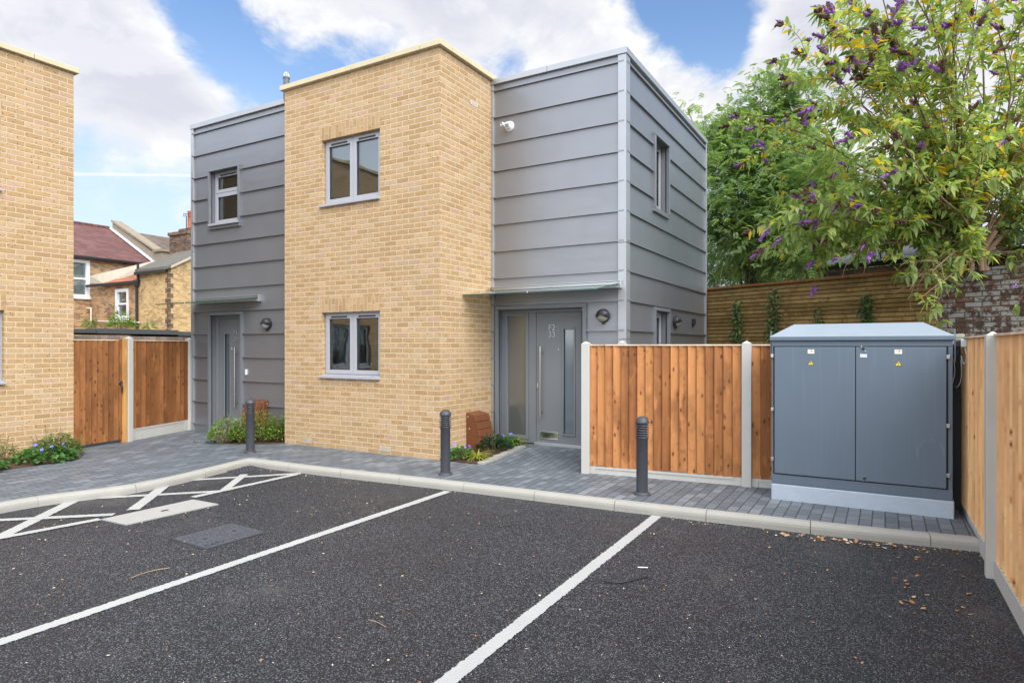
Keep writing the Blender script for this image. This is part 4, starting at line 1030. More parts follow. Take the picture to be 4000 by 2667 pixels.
# facing: outward side must look towards +x
FG = Fr((pb.x, pb.y, 0), (pa-pb).to_2d()) if FG.N.x < 0 else FG
def along(fr, P): return fr.u(P)
ua, ub = sorted((along(FG, pa), along(FG, pb)))
for P in (pa, pb): mb = MB(); post_mb(mb, P.x, P.y, -.1, 1.765, .052, math.atan2(FG.U.y, FG.U.x)); mb.build('post', M_POST, lf, bevel=.006)
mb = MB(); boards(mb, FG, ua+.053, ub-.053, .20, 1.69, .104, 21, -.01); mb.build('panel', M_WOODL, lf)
mb = MB(); mb.fbox(FG, ua+.053, ub-.053, 1.691, 1.706, -.03, .022, True); mb.build('capping_rail', M_CAP, lf)
mb = MB(); gravel(mb, FG, ua+.053, ub-.053, -.06, .198); mb.build('gravel_board', M_POST, lf)
FGt = Fr((pg.x, pg.y, 0), (pa-pg).to_2d())
if FGt.N.x < 0: FGt = Fr((pa.x, pa.y, 0), (pg-pa).to_2d())
gt = thing('side_gate', 'dark brown boarded side gate with black lever handle beside the brick corner', 'gate', (pa.x, pa.y, 0))
ug, u_a = sorted((along(FGt, pg), along(FGt, pa)))
gl_, gh_ = (ug-.06, u_a-.055) if abs(along(FGt, pa)-u_a) < 1e-6 else (ug+.055, u_a)
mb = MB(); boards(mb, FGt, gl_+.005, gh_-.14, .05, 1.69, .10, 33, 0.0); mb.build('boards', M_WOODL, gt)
mb = MB(); mb.fbox(FGt, gh_-.135, gh_-.085, .04, 1.72, -.03, .024, True); mb.build('stile', M_WOODL, gt)
mb = MB(); mb.fbox(FGt, gh_-.08, gh_-.004, .0, 1.73, -.05, .045, True); mb.build('gate_post', M_FRAMEW, gt)
mb = MB(); mb.fbox(FGt, gl_, gh_-.14, 1.692, 1.706, -.03, .024, True); mb.build('capping_rail', M_CAP, gt)
hz = .93; hu_ = gh_-.115
mb = MB(); Mx = Matrix.Translation(FGt.p(hu_, hz+.06, .026)) @ Vector(FGt.N).to_track_quat('Z', 'Y').to_matrix().to_4x4()
mb.lathe([(.034, 0), (.034, .008), (.018, .014), (.018, .02)], 18, Mx); mb.tube([FGt.p(hu_, hz+.05, .04), FGt.p(hu_, hz+.02, .062), FGt.p(hu_+.008, hz-.05, .062), FGt.p(hu_+.012, hz-.10, .050)], [.010, .011, .011, .008], 10)
mb.build('handle', M_BLACK, gt)
mb = MB(); mb.box(-11.05, -10.5, 5.2, 6.0, .004, .012); 
# right fence
rf0 = Vector((.655, 8.0, 0)); rf1 = Vector((.735, 3.4, 0))
FRF = Fr(rf0, (rf1-rf0).to_2d()); ps = 8.0 - 5.83
rfn = thing('wooden_fence', 'tall pale new feather edge fence running along the right picture edge', 'fence', rf0)
bays = [0.02, ps, ps+1.93, ps+3.86, ps+5.79, ps+7.72]
for k, u in enumerate(bays):
    q_ = FRF.p(u, 0, .012); mb = MB(); post_mb(mb, q_.x, q_.y, -.3, 1.712, .044, math.atan2(FRF.U.y, FRF.U.x)); mb.build('post', M_POST, rfn, bevel=.006)
for k in range(5):
    a, b = bays[k]+.053, bays[k+1]-.053
    mb = MB(); boards(mb, FRF, a, b, .05, 1.672, .098, 50+k, -.02, .004); mb.build('panel', M_WOODR, rfn)
    mb = MB(); mb.fbox(FRF, a, b, 1.673, 1.69, -.04, .016, True); mb.build('capping_rail', M_CAP, rfn)
    mb = MB(); mb.fbox(FRF, a, b, -.3, .048, -.045, .010); mb.build('gravel_board', M_POST, rfn)
# weathered fence behind the gate
bf = thing('wooden_fence', 'greyed old board fence top showing just behind the side gate', 'fence', (-13.2, 7, 0))
FBF = Fr((-13.2, 4.6, 0), (0, 1)); mb = MB(); boards(mb, FBF, 0, 6.0, -.1, 1.80, .12, 71, 0, .004); mb.build('panel', M_WOODG, bf)

# ================================================================== CABINET
cab = thing('electrical_cabinet', 'large blue grey two door electricity cabinet on a painted plinth', 'cabinet', (-.24, 7.5, 0))
cx0, cx1, cy = -1.035, .555, 7.19; FC = Fr((0, cy, 0), (1, 0)); dep = .62
mb = MB(); mb.box(cx0, cx1, cy, cy+dep, -.05, .165); mb.build('plinth', M_PLINTH, cab, bevel=.012)
mb = MB(); mb.box(cx0+.004, cx1-.012, cy+.012, cy+dep, .166, 1.655)
mb.fbox(FC, cx0+.004, cx1-.012, .166, .262, -.02, -.002); mb.fbox(FC, cx0+.004, cx1-.012, 1.60, 1.655, -.02, -.006)
body = mb.build('body', M_CAB, cab, bevel=.004)
z1 = 1.70; zt = 1.835; mb = MB()
o_ = .022; lo = [(cx0-o_+.01, cy-o_), (cx1+o_-.02, cy-o_), (cx1+o_-.02, cy+dep+o_), (cx0-o_+.01, cy+dep+o_)]
i = mb.add([(x, y, 1.657) for x, y in lo] + [(x, y, z1) for x, y in lo] + [(cx0+.19, cy+.30, zt), (cx1-.23, cy+.30, zt), (cx1-.23, cy+.34, zt), (cx0+.19, cy+.34, zt)])
for k in range(4): mb.face((i+k, i+(k+1) % 4, i+4+(k+1) % 4, i+4+k)); mb.face((i+4+k, i+4+(k+1) % 4, i+8+(k+1) % 4, i+8+k))
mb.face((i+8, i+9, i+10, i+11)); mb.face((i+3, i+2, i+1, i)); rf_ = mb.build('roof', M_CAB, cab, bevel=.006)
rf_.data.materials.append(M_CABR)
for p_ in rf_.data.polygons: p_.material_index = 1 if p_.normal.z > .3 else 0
xm = p_y(2900 + 693*.6377, 0, cy).x
doors = []
for a, b in ((cx0+.034, xm-.003), (xm+.003, cx1-.062)):
    mb = MB(); mb.fbox(FC, a, b, .275, 1.592, -.010, .010); doors.append(mb.build('door', M_CAB, cab, bevel=.005))
mb = MB(); mb.fbox(FC, cx0+.020, cx1-.046, .264, 1.599, -.0125, -.0105); mb.build('door_gap', M_DARK, cab)
for u_, zz in ((cx0+.012, (1.50, .94, .42)), (cx1-.048, (1.50, .86, .40))):
    for z in zz: mb = MB(); mb.fbox(FC, u_-.014, u_+.014, z-.018, z+.018, -.003, .016); mb.build('hinge', M_STEEL, cab, bevel=.003)
gC = lambda x, y: p_y(2900 + x*.6377, 1150 + y*.6377, cy-.012)
def plate(dr, x0, x1, y0, y1, mt, name):
    a, b = gC(x0, y1), gC(x1, y0); mb = MB(); mb.fbox(FC, a.x, b.x, a.z, b.z, .0105, .0135); return mb.build(name, mt, dr), a, b
for dr, (x0, x1, y0, y1) in ((doors[0], (400, 440, 337, 362)), (doors[1], (932, 978, 338, 364))):
    o, a, b = plate(dr, x0, x1, y0, y1, M_LABEL, 'maker_plate'); W_ = b.x-a.x; H_ = b.z-a.z
    mb = MB(); cu, cv = a.x + W_*.52, a.z + H_*.64                # crescent mark between two lines of small type
    outer = [(cu + .011*math.cos(t)*W_/.06*.9, cv + .0095*math.sin(t)*H_/.035*1.0) for t in [R(-95 + 190*k/10) for k in range(11)]]
    inner = [(cu - .004 + .0105*math.cos(t)*W_/.06*.9, cv + .0078*math.sin(t)*H_/.035) for t in [R(90 - 180*k/10) for k in range(11)]]
    for k in range(10):
        p0, p1_, q1, q0 = outer[k], outer[k+1], inner[9-k], inner[10-k]
        mb.poly([FC.p(*p0, .0142), FC.p(*p1_, .0142), FC.p(*q1, .0142), FC.p(*q0, .0142)])
    mb.fbox(FC, a.x+W_*.14, a.x+W_*.50, cv-.001, cv+.0016, .0136, .0140); mb.fbox(FC, a.x+W_*.66, a.x+W_*.90, cv-.001, cv+.0016, .0136, .0140)
    mb.build('maker_mark', M_INK, dr)
    mb = MB(); mb.fbox(FC, a.x+W_*.12, a.x+W_*.9, a.z+H_*.28, a.z+H_*.31, .0136, .0140); mb.build('small_print', M_INKG, dr)
for dr, (xc, y0, y1, hw) in ((doors[0], (419, 401, 431, 19)), (doors[1], (955, 404, 437, 21.5))):
    a, b, c = gC(xc-hw, y1), gC(xc+hw, y1), gC(xc, y0)
    tri = lambda s: [((a.x+b.x)/2 + (x-(a.x+b.x)/2)*s, a.z + (c.z-a.z)*.36 + (z - a.z - (c.z-a.z)*.36)*s) for x, z in ((a.x, a.z), (b.x, a.z), (c.x, c.z))]
    mb = MB(); mb.prism(FC, tri(1.0), .0105, .0125); mb.build('warning_border', M_INK, dr)
    mb = MB(); mb.prism(FC, tri(.84), .0126, .0135); mb.build('warning_sign', M_YELLOW, dr)
    h = (c.z-a.z); x0 = (a.x+b.x)/2; zz = a.z + h*.14
    bolt = [(.10, .0), (.16, .16), (.10, .15), (.13, .34), (-.01, .30), (.06, .60), (-.06, .60), (-.14, .24), (.03, .27), (.04, .13), (-.01, .12)]
    mb = MB(); mb.prism(FC, [(x0 - .02*h + u_*h*.9, zz + v_*h*.95) for u_, v_ in bolt], .0136, .0142); mb.build('lightning_bolt', M_INK, dr)
o, a, b = plate(doors[1], 721, 763, 365, 385, M_LABELW, 'danger_label'); W_ = b.x-a.x; H_ = b.z-a.z
mb = MB()
for p0, p1_ in (((.08, .2), (.22, .85)), ((.22, .85), (.36, .2)), ((.36, .2), (.08, .2))):
    A = FC.p(a.x+W_*p0[0], a.z+H_*p0[1], .0140); B = FC.p(a.x+W_*p1_[0], a.z+H_*p1_[1], .0140); mb.tube([A, B], .0012, 4)
mb.build('warning_outline', M_INKG, doors[1])
text_part('DANGER', H_*.30, .0002, FC, a.x+W_*.69, a.z+H_*.56, .0140, M_INKG, doors[1], 'danger_text')
mb = MB(); mb.fbox(FC, a.x+W_*.45, a.x+W_*.92, a.z+H_*.22, a.z+H_*.30, .0136, .0141); mb.build('small_print', M_INKG, doors[1])
Qn = Vector(FC.N).to_track_quat('Z', 'Y').to_matrix().to_4x4()
for pts in (((730, 318), (741, 332), (752, 347)), ((756, 1111), (747, 1126), (738, 1139))):
    for k, (x, y) in enumerate(pts):
        p = gC(x, y); mb = MB(); r_ = .013 if k == 1 else .0085
        mb.lathe([(r_, 0), (r_, .005), (r_*.6, .009)], 14, Matrix.Translation(FC.p(p.x, p.z, .0105)) @ Qn); mb.build('lock' if k == 1 else 'rivet', M_BLACK if k == 1 else M_CHROME, doors[1])
for x, y in ((cx0-.006, cy+.05), (cx1+.012, cy+.12)): mb = MB(); mb.box(x-.006, x+.006, y-.02, y+.02, 1.45, 1.76); mb.build('lifting_bracket', M_CAB, cab)

# cable post and junction box in the corner
jb = thing('junction_box', 'white and clear junction box with looping cables on a black corner post', 'junction box', (.61, 7.45, 0))
mb = MB(); mb.box(.575, .640, 7.62, 7.70, -.05, 1.62); mb.build('post', M_BLACK, jb)
FJ = Fr((0, 7.40, 0), (1, 0)); c = p_y(3640 + 217*.4803, 1270 + 110*.4803, 7.40); sc = .4803*6.1/2504
def J(x, y): return (c.x + (x-217)*sc*1.02, c.z - (y-110)*sc)
a = J(175, 108); b = J(258, 72); mb = MB(); mb.fbox(FJ, a[0], b[0], a[1], b[1], -.1, 0); mb.fbox(FJ, a[0], b[0], a[1]-.02, a[1]-.001, -.1, .006); mb.build('clear_box', M_LENS, jb, bevel=.008)
a = J(230, 178); b = J(276, 113); mb = MB(); mb.fbox(FJ, a[0], b[0], a[1], b[1], -.08, .02); mb.build('white_box', M_WHITE, jb, bevel=.006)
a = J(196, 178); b = J(229, 128); mb = MB(); mb.fbox(FJ, a[0], b[0], a[1], b[1], -.06, .01); mb.build('black_box', M_BLACK, jb, bevel=.004)
def cable(pts, r_, mt):
    mb = MB(); P = [Vector(FJ.p(*J(*p), .0 + .012*math.sin(i))) for i, p in enumerate(pts)]; mb.tube(smooth(P, 2), r_, 6); mb.build('cable', mt, jb)
cable([(260, 178), (260, 210), (272, 250), (266, 300), (252, 318), (240, 290), (235, 250)], .0062, M_WHITE)
cable([(176, 262), (190, 310), (192, 400), (176, 470), (185, 510), (210, 505), (232, 460), (238, 380), (232, 280)], .005, M_GREYC)
cable([(214, 190), (212, 240), (180, 265), (200, 300), (212, 340), (200, 400), (176, 470), (200, 520), (215, 570), (230, 610)], .007, M_BLACK)

# ================================================================== BOLLARDS
def bollard_proto():
    t = thing('bollard', 'dark grey louvred bollard light by the kerb corner and shrubs', 'bollard light', (0, 0, 0), 'bollard lights along the kerb')
    mb = MB(); mb.lathe([(.088, .0), (.088, .012), (.080, .022), (.066, .030)], 32); mb.build('base', M_BOLL, t)
    mb = MB(); mb.lathe([(.0615, .030), (.0615, .575), (.066, .580), (.066, .590)], 32); mb.build('shaft', M_BOLL, t)
    mb = MB(); mb.lathe([(.036, .59), (.036, .735)], 20); mb.build('lamp_core', M_LENS, t)
    mb = MB()
    for k in range(6):
        z = .592 + k*.0245; mb.lathe([(.040, z+.010), (.074, z), (.0755, z+.004), (.043, z+.016)], 32)
    for k in range(3): a = 2*math.pi*k/3 + .5; mb.tube([(.05*math.cos(a), .05*math.sin(a), .59), (.05*math.cos(a), .05*math.sin(a), .74)], .006, 6)
    mb.build('louvres', M_BOLL, t)
    mb = MB(); mb.lathe([(.070, .735), (.074, .738), (.074, .748), (.070, .765), (.058, .787), (.040, .802), (.018, .811), (.0, .813)], 32); mb.build('cap', M_BOLL, t)
    return t
b0 = bollard_proto(); WM[b0.name] = Matrix.Identity(4)
spots = [(978, 1768, 'dark grey louvred bollard light by the kerb corner and shrubs'), (1740, 1853, 'dark grey louvred bollard light in front of the brick corner'), (2508, 1930, 'dark grey louvred bollard light in front of the orange fence')]
for i, (px, py, lab) in enumerate(spots):
    p = p_z(px, py, 0); o = b0 if i == 0 else copy_tree(b0)
    o.location = p; o.rotation_euler.z = rng.uniform(0, 1); o['label'] = lab
    s_ = (1.0, 1.0, 1.04)[i]; o.scale = (1, 1, s_)

# ================================================================== SLATTED FENCE, OLD WALL
S0 = Vector((-3.2, 13.5, 0)); S1 = Vector((.67, 11.68, 0)); FSL = Fr(S0, (S1-S0).to_2d()); LS = (S1-S0).length
def s_at(px):
    r = (px-CX)/F; r0 = CS*S0.x + SN*S0.y; f0 = -SN*S0.x + CS*S0.y; dr = CS*FSL.U.x + SN*FSL.U.y; dff = -SN*FSL.U.x + CS*FSL.U.y
    return (r*f0 - r0)/(dr - r*dff)
sf = thing('slatted_fence', 'tall horizontal slatted timber screen fence behind the cabinet', 'fence', S0)
mb = MB(); k = 0; z = .02
while z < 2.74:
    cut = rng.uniform(.6, LS-.6)
    for a, b in ((0, cut), (cut+.004, LS)): mb.tint = rng.random(); mb.fbox(FSL, a-.6 if a == 0 else a, b, z, z+.060, 0, .022 + rng.uniform(0, .003), True)
    z += .0735
mb.tint = .5; mb.build('slats', M_SLAT, sf)
mb = MB(); mb.fbox(FSL, -.6, LS-.01, 0, 2.74, -.03, -.004); mb.build('backing', M_DARK, sf)
mb = MB(); mb.fbox(FSL, -.6, LS+.01, 2.755, 2.785, -.08, .06, True); mb.build('capping_board', M_WOODL, sf)
for u in (.02, LS-.06, LS/2): mb = MB(); mb.fbox(FSL, u, u+.05, 0, 2.74, -.07, -.0305, True); mb.build('post', M_SLAT, sf)
ow = thing('old_brick_wall', 'old brick wall with flaking white paint at the right behind the cabinet', 'wall', S1)
mb = MB(); hz_ = lambda u: 2.86 + .10*math.sin(u*2.1) + .05*math.sin(u*7.3)
us = [LS-1.9 + k*.25 for k in range(34)]
for a, b in zip(us, us[1:]):
    za, zb_ = hz_(a), hz_(b)
    if a < LS: za = zb_ = 2.80
    q_ = [(a, -.2), (b, -.2), (b, zb_), (a, za)]
    wq = -.11 if b <= LS+.2 else -.03
    wq = -.11
    pts = [FSL.p(u, v, wq) for u, v in q_]; mb.poly(pts, q_)
    mb.poly([FSL.p(a, za, wq), FSL.p(b, zb_, wq), FSL.p(b, zb_, wq-.25), FSL.p(a, za, wq-.25)], [(a, 0), (b, 0), (b, .25), (a, .25)])
    mb.poly([FSL.p(b, -.2, wq-.25), FSL.p(a, -.2, wq-.25), FSL.p(a, za, wq-.25), FSL.p(b, zb_, wq-.25)], [(b, -.2), (a, -.2), (a, za), (b, zb_)])
mb.build('brickwork', M_WHITEB, ow)
rr = thing('outbuilding', 'low outbuilding with corrugated roof behind the slatted fence and shrub', 'shed', FSL.p(LS, 0, -1.2))
mb = MB(); mb.fbox(FSL, LS-2.0, LS+4.5, 0, 2.95, -2.6, -.42); mb.build('wall', M_SOOT, rr)
mb = MB(); n = 90; up = [(LS-2.2 + 6.9*k/n, .016*math.sin(k*1.9)) for k in range(n+1)]
for (a, ha), (b, hb) in zip(up, up[1:]): mb.poly([FSL.p(a, 3.06+ha, -.25), FSL.p(b, 3.06+hb, -.25), FSL.p(b, 3.62+hb, -2.7), FSL.p(a, 3.62+ha, -2.7)], [(a, 0), (b, 0), (b, 2.5), (a, 2.5)]); mb.sm[-1] = True
mb.build('corrugated_roof', M_FELT, rr)
mb = MB(); mb.fbox(FSL, LS-2.1, LS+4.6, 2.955, 3.03, -.40, -.34); mb.build('fascia', M_DARK, rr)

# ================================================================== TERRACE HOUSES BEHIND
XT = -32.5; YP = 19.3
EZ, RZ, RX_ = 5.86, 8.0, -36.5
th = thing('terraced_house', 'old brick terraced house with red tiled roof and white sash windows', 'house', (XT, 15, 0))
FT = Fr((XT, 0, 0), (0, 1))
mb = MB(); p = p_x(349, 1020, XT); wy1 = p.y
sw = (wy1-1.25, wy1-.05, p_x(349, 1160, XT).z, p_x(349, 1022, XT).z)
mb.wall(FT, 2, YP, 0, EZ, 0, [sw], .12); mb.build('wall', M_OLD1, th)
def roof_slope(mb, y0, y1, over=.25):
    L = math.hypot(XT+over-RX_, RZ-EZ+.1)
    mb.poly([(XT+over, y0, EZ-.1), (XT+over, y1, EZ-.1), (RX_, y1, RZ), (RX_, y0, RZ)], [(y0, 0), (y1, 0), (y1, L), (y0, L)])
    mb.poly([(RX_, y0, RZ), (RX_, y1, RZ), (RX_-4, y1, EZ-.1), (RX_-4, y0, EZ-.1)], [(y0, 0), (y1, 0), (y1, L), (y0, L)])
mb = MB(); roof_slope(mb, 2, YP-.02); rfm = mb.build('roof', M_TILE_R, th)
mb = MB(); mb.tube([(RX_, 2, RZ), (RX_, YP-.2, RZ)], .12, 8); mb.build('ridge_tiles', M_TILE_R, rfm)
mb = MB(); mb.fbox(FT, 2, YP, EZ-.16, EZ-.06, .16, .30); mb.build('gutter', M_BLACK, th)
mb = MB(); a = Vector((XT+.3, YP-.25, EZ-.05)); b = Vector((RX_, YP-.25, RZ+.05)); e = Vector((0, .24, .02)); mb.poly([a, a+e, b+e, b]); mb.build('flashing', M_LEAD, rfm)
def sash(fr, h, parent, curtain=True):
    a, b, c, d = h; t = .09; m_ = (c+d)/2; mb = MB()
    mb.fbox(fr, a-.06, a+t, c, d+.05, -.1, .03); mb.fbox(fr, b-t, b+.06, c, d+.05, -.1, .03); mb.fbox(fr, a+t, b-t, d-t, d+.05, -.1, .028); mb.fbox(fr, a+t, b-t, c, c+t, -.1, .0); mb.fbox(fr, a+t, b-t, m_-.04, m_+.04, -.1, .0)
    mb.fbox(fr, a-.12, b+.14, c-.12, c-.001, -.1, .10); o = mb.build('sash_window', M_WHITEP, parent)
    mb = MB(); mb.fbox(fr, a+t, b-t, c+t, d-t, -.09, -.08); mb.build('pane', M_GLASS, o)
    mb = MB(); n = 24
    for k in range(n):
        u0 = a+t + (b-a-2*t)*k/n; u1 = a+t + (b-a-2*t)*(k+1)/n
        if .40 < (k+.5)/n < .52: continue
        w0, w1_ = -.115 + .01*math.sin(k*1.7), -.115 + .01*math.sin((k+1)*1.7); mb.poly([fr.p(u0, c, w0), fr.p(u1, c, w1_), fr.p(u1, d, w1_), fr.p(u0, d, w0)])
    mb.build('curtain', M_WHITEP, o)
    mb = MB(); mb.fbox(fr, a-.3, b+.3, c-.3, d+.3, -1.0, -.9); mb.build('room', M_INKG, o)
    return o
sash(FT, sw, th)
# rear addition A
YA = 16.15; FA = Fr((0, YA, 0), (1, 0)); xa1 = p_y(545, 1100, YA).x
az = 4.5; h = (p_y(455, 0, YA).x, p_y(500, 0, YA).x, p_y(470, 1241, YA).z, p_y(470, 1133, YA).z)
mb = MB(); mb.wall(FA, XT+.002, xa1, 0, az, 0, [h], .12); mb.build('rear_wall', M_OLD1, th); sash(FA, h, th)
zt_ = 5.0; mb = MB(); L = math.hypot(.95, zt_-az+.05)
mb.poly([FA.p(XT+1.2, az-.02, .15), FA.p(xa1, az-.02, .15), FA.p(xa1, zt_+.12, -.85), FA.p(XT+2.2, zt_-.1, -.85)], [(0, 0), (4, 0), (4, L), (1, L)]); mb.build('lean_to_roof', M_TILE_O, th)
mb = MB(); i = mb.add([FA.p(XT+.05, az+.05, .02), FA.p(XT+1.3, az+.0, .02), FA.p(xa1, zt_+.05, -.6), FA.p(xa1, zt_+.42, -.6), FA.p(XT+.05, az+.42, .02)] ); mb.face(range(i, i+5)); mb.build('cement_fillet', M_RENDER, th)
mb = MB(); mb.fbox(FA, XT+.1, xa1, az-.14, az-.03, .12, .24); mb.build('gutter', M_BLACK, th)
mb = MB(); mb.tube([FA.p(xa1+.05, az+.7, .10), FA.p(xa1+.05, az-.1, .10), FA.p(xa1-.02, az-.35, .12), FA.p(xa1, 0, .10)], .055, 8); mb.lathe([(.07, -.15), (.14, .08), (.14, .14)], 10, Matrix.Translation(FA.p(xa1+.03, az-.15, .14))); mb.build('downpipe', M_BLACK, th)
wp = lambda x, y: p_y(x*.4889, 750 + y*.4889, YA-.12)
mb = MB(); mb.tube([wp(586, 926), wp(728, 930), wp(728, 1032), wp(1112, 1042)], .04, 6); mb.build('waste_pipe', M_PIPE, th)
# next house: rear addition B, roof, parapet, chimneys
t2 = thing('terraced_house', 'yellow brick terraced house with brown tiled roof and sooty chimney stack', 'house', (xa1, YA, 0))
xb1 = -26.2; YBk = 21.5; bz = 4.86; FBb = Fr((0, YA-.03, 0), (1, 0)); FBr = Fr((xb1, 0, 0), (0, 1)); sl = .53
mb = MB(); mb.wall(FBb, xa1+.002, xb1, 0, bz, 0, [], .1)
zr = lambda y: bz + sl*(y-(YA-.03))
mb.poly([(xb1, YA-.03, 0), (xb1, YBk, 0), (xb1, YBk, zr(YBk)), (xb1, YA-.03, bz)]); mb.poly([(xa1+.002, YBk, 0), (xa1+.002, YA-.03, 0), (xa1+.002, YA-.03, bz), (xa1+.002, YBk, zr(YBk))]); mb.build('wall', M_OLD2, t2)
mb = MB()
for k in range(22):
    z = 0.2+k*.215; w_ = .22 if k % 2 else .11
    mb.fbox(FBb, xb1-w_, xb1+.003, z, z+.2, -.02, .004); mb.fbox(FBr, YA-.034, YA-.03+(.33-w_), z, z+.2, -.02, .004)
mb.build('quoin', M_SOOT, t2)
mb = MB(); i = mb.add([(xa1-.1, YA-.15, bz-.02), (xb1+.12, YA-.15, bz-.02), (xb1+.12, YBk, zr(YBk)+.04), (xa1-.1, YBk, zr(YBk)+.04)] + [(xa1-.1, YA-.15, bz+.10), (xb1+.12, YA-.15, bz+.10), (xb1+.12, YBk, zr(YBk)+.16), (xa1-.1, YBk, zr(YBk)+.16)])
for f in ((4, 5, 6, 7), (0, 1, 5, 4), (1, 2, 6, 5), (3, 0, 4, 7), (3, 2, 1, 0)): mb.face([i+k for k in f])
mb.build('slate_roof', M_SLATE, t2)
mb = MB(); i = mb.add([(xb1+.02, YA+.0, bz+.14), (xb1+.13, YA, bz+.14), (xb1+.13, YBk, zr(YBk)+.26), (xb1+.02, YBk, zr(YBk)+.26), (xb1+.13, YA, bz+.03), (xb1+.13, YBk, zr(YBk)+.10)])
mb.face((i, i+1, i+2, i+3)); mb.face((i+1, i+4, i+5, i+2)); mb.build('verge', M_RENDER, t2)
mb = MB(); mb.fbox(FBb, xa1, xb1, bz-.15, bz-.03, .12, .22); mb.build('gutter', M_BLACK, t2)
mb = MB(); roof_slope(mb, YP+.42, 34); mb.build('roof', M_TILE_B, t2)
mb = MB(); mb.wall(FT, YP, 34, 0, EZ, 0, [], .1); mb.build('rear_wall', M_OLD1, t2)
mb = MB()                                           # party parapet up the slope
pr = [(XT+.35, EZ-.3), (RX_, RZ-.2), (RX_, RZ+.38), (XT+.2, EZ+.40), (XT+.45, EZ+.40)]
i = mb.add([(x, YP, z) for x, z in pr] + [(x, YP+.4, z) for x, z in pr]); n = len(pr)
mb.face([i+k for k in range(n)]); mb.face([i+n+k for k in reversed(range(n))])
for k in range(n): mb.face((i+k, i+(k+1) % n, i+n+(k+1) % n, i+n+k))
mb.build('parapet', M_STONE, t2)
mb = MB(); i = mb.add([(XT+.5, YP-.08, EZ+.401), (RX_, YP-.08, RZ+.385), (RX_, YP+.48, RZ+.385), (XT+.5, YP+.48, EZ+.401), (XT+.5, YP-.08, EZ+.50), (RX_, YP-.08, RZ+.49), (RX_, YP+.48, RZ+.49), (XT+.5, YP+.48, EZ+.50)])
for f in ((4, 5, 6, 7), (0, 1, 5, 4), (3, 0, 4, 7), (1, 2, 6, 5)): mb.face([i+k for k in f])
mb.build('parapet_coping', M_STONE, t2)
mb = MB(); mb.box(XT+.15, XT+.75, YP-.1, YP+.5, EZ-.5, EZ+.55); mb.box(XT+.05, XT+.85, YP-.18, YP+.58, EZ+.552, EZ+.68); mb.build('kneeler', M_STONE, t2)
mb = MB(); mb.box(-29.0, -27.6, 17.9, 18.9, 4.8, 6.75); mb.box(-29.06, -27.54, 17.84, 18.96, 6.751, 6.90); ch = mb.build('chimney', M_SOOT, t2)
cp = p_y(748, 900, 21.4); mb = MB(); mb.box(cp.x-.55, cp.x+.8, 21.0, 21.9, 6.0, 7.95); mb.build('chimney', M_SOOT, t2)
for dx_, r_, z1_ in ((-.05, .17, 8.95), (.42, .20, 8.4)):
    mb = MB(); mb.lathe([(r_*1.1, 7.95), (r_, 8.05), (r_*.9, z1_-.1), (r_*1.05, z1_-.08), (r_*1.0, z1_)], 12, Matrix.Translation((cp.x+dx_, 21.4, 0))); mb.build('chimney_pot', M_TERRA, t2)
ap = lambda x, y: p_y(x*.4889, 750 + y*.4889, 20.9)
mb = MB(); mb.tube([ap(1490, 310), ap(1490, 200)], .025, 6); mb.tube([ap(1466, 172), ap(1508, 176)], .014, 4); mb.tube([ap(1466, 194), ap(1520, 197)], .014, 4)
for x in (1468, 1480, 1493, 1506): mb.tube([ap(x, 170), ap(x, 198)], .012, 4)
mb.build('aerial', M_BLACK, t2)
# low shed roof with weeds
FSh = Fr((-17.6, 0, 0), (0, 1)); sh = thing('garden_shed', 'low dark felt roofed shed behind the greyed fence', 'shed', (-18.5, 10, 0))
mb = MB(); mb.fbox(FSh, 8.3, 13.5, 0, 1.86, -2.2, -.12); mb.build('wall', M_DARK, sh)
mb = MB(); mb.fbox(FSh, 8.95, 11.1, 1.93, 2.06, -2.4, .05); mb.fbox(FSh, 11.11, 13.6, 1.90, 2.02, -2.4, .0); mb.fbox(FSh, 8.1, 8.94, 1.94, 2.03, -2.4, -.1); mb.build('roof', M_FELT, sh)

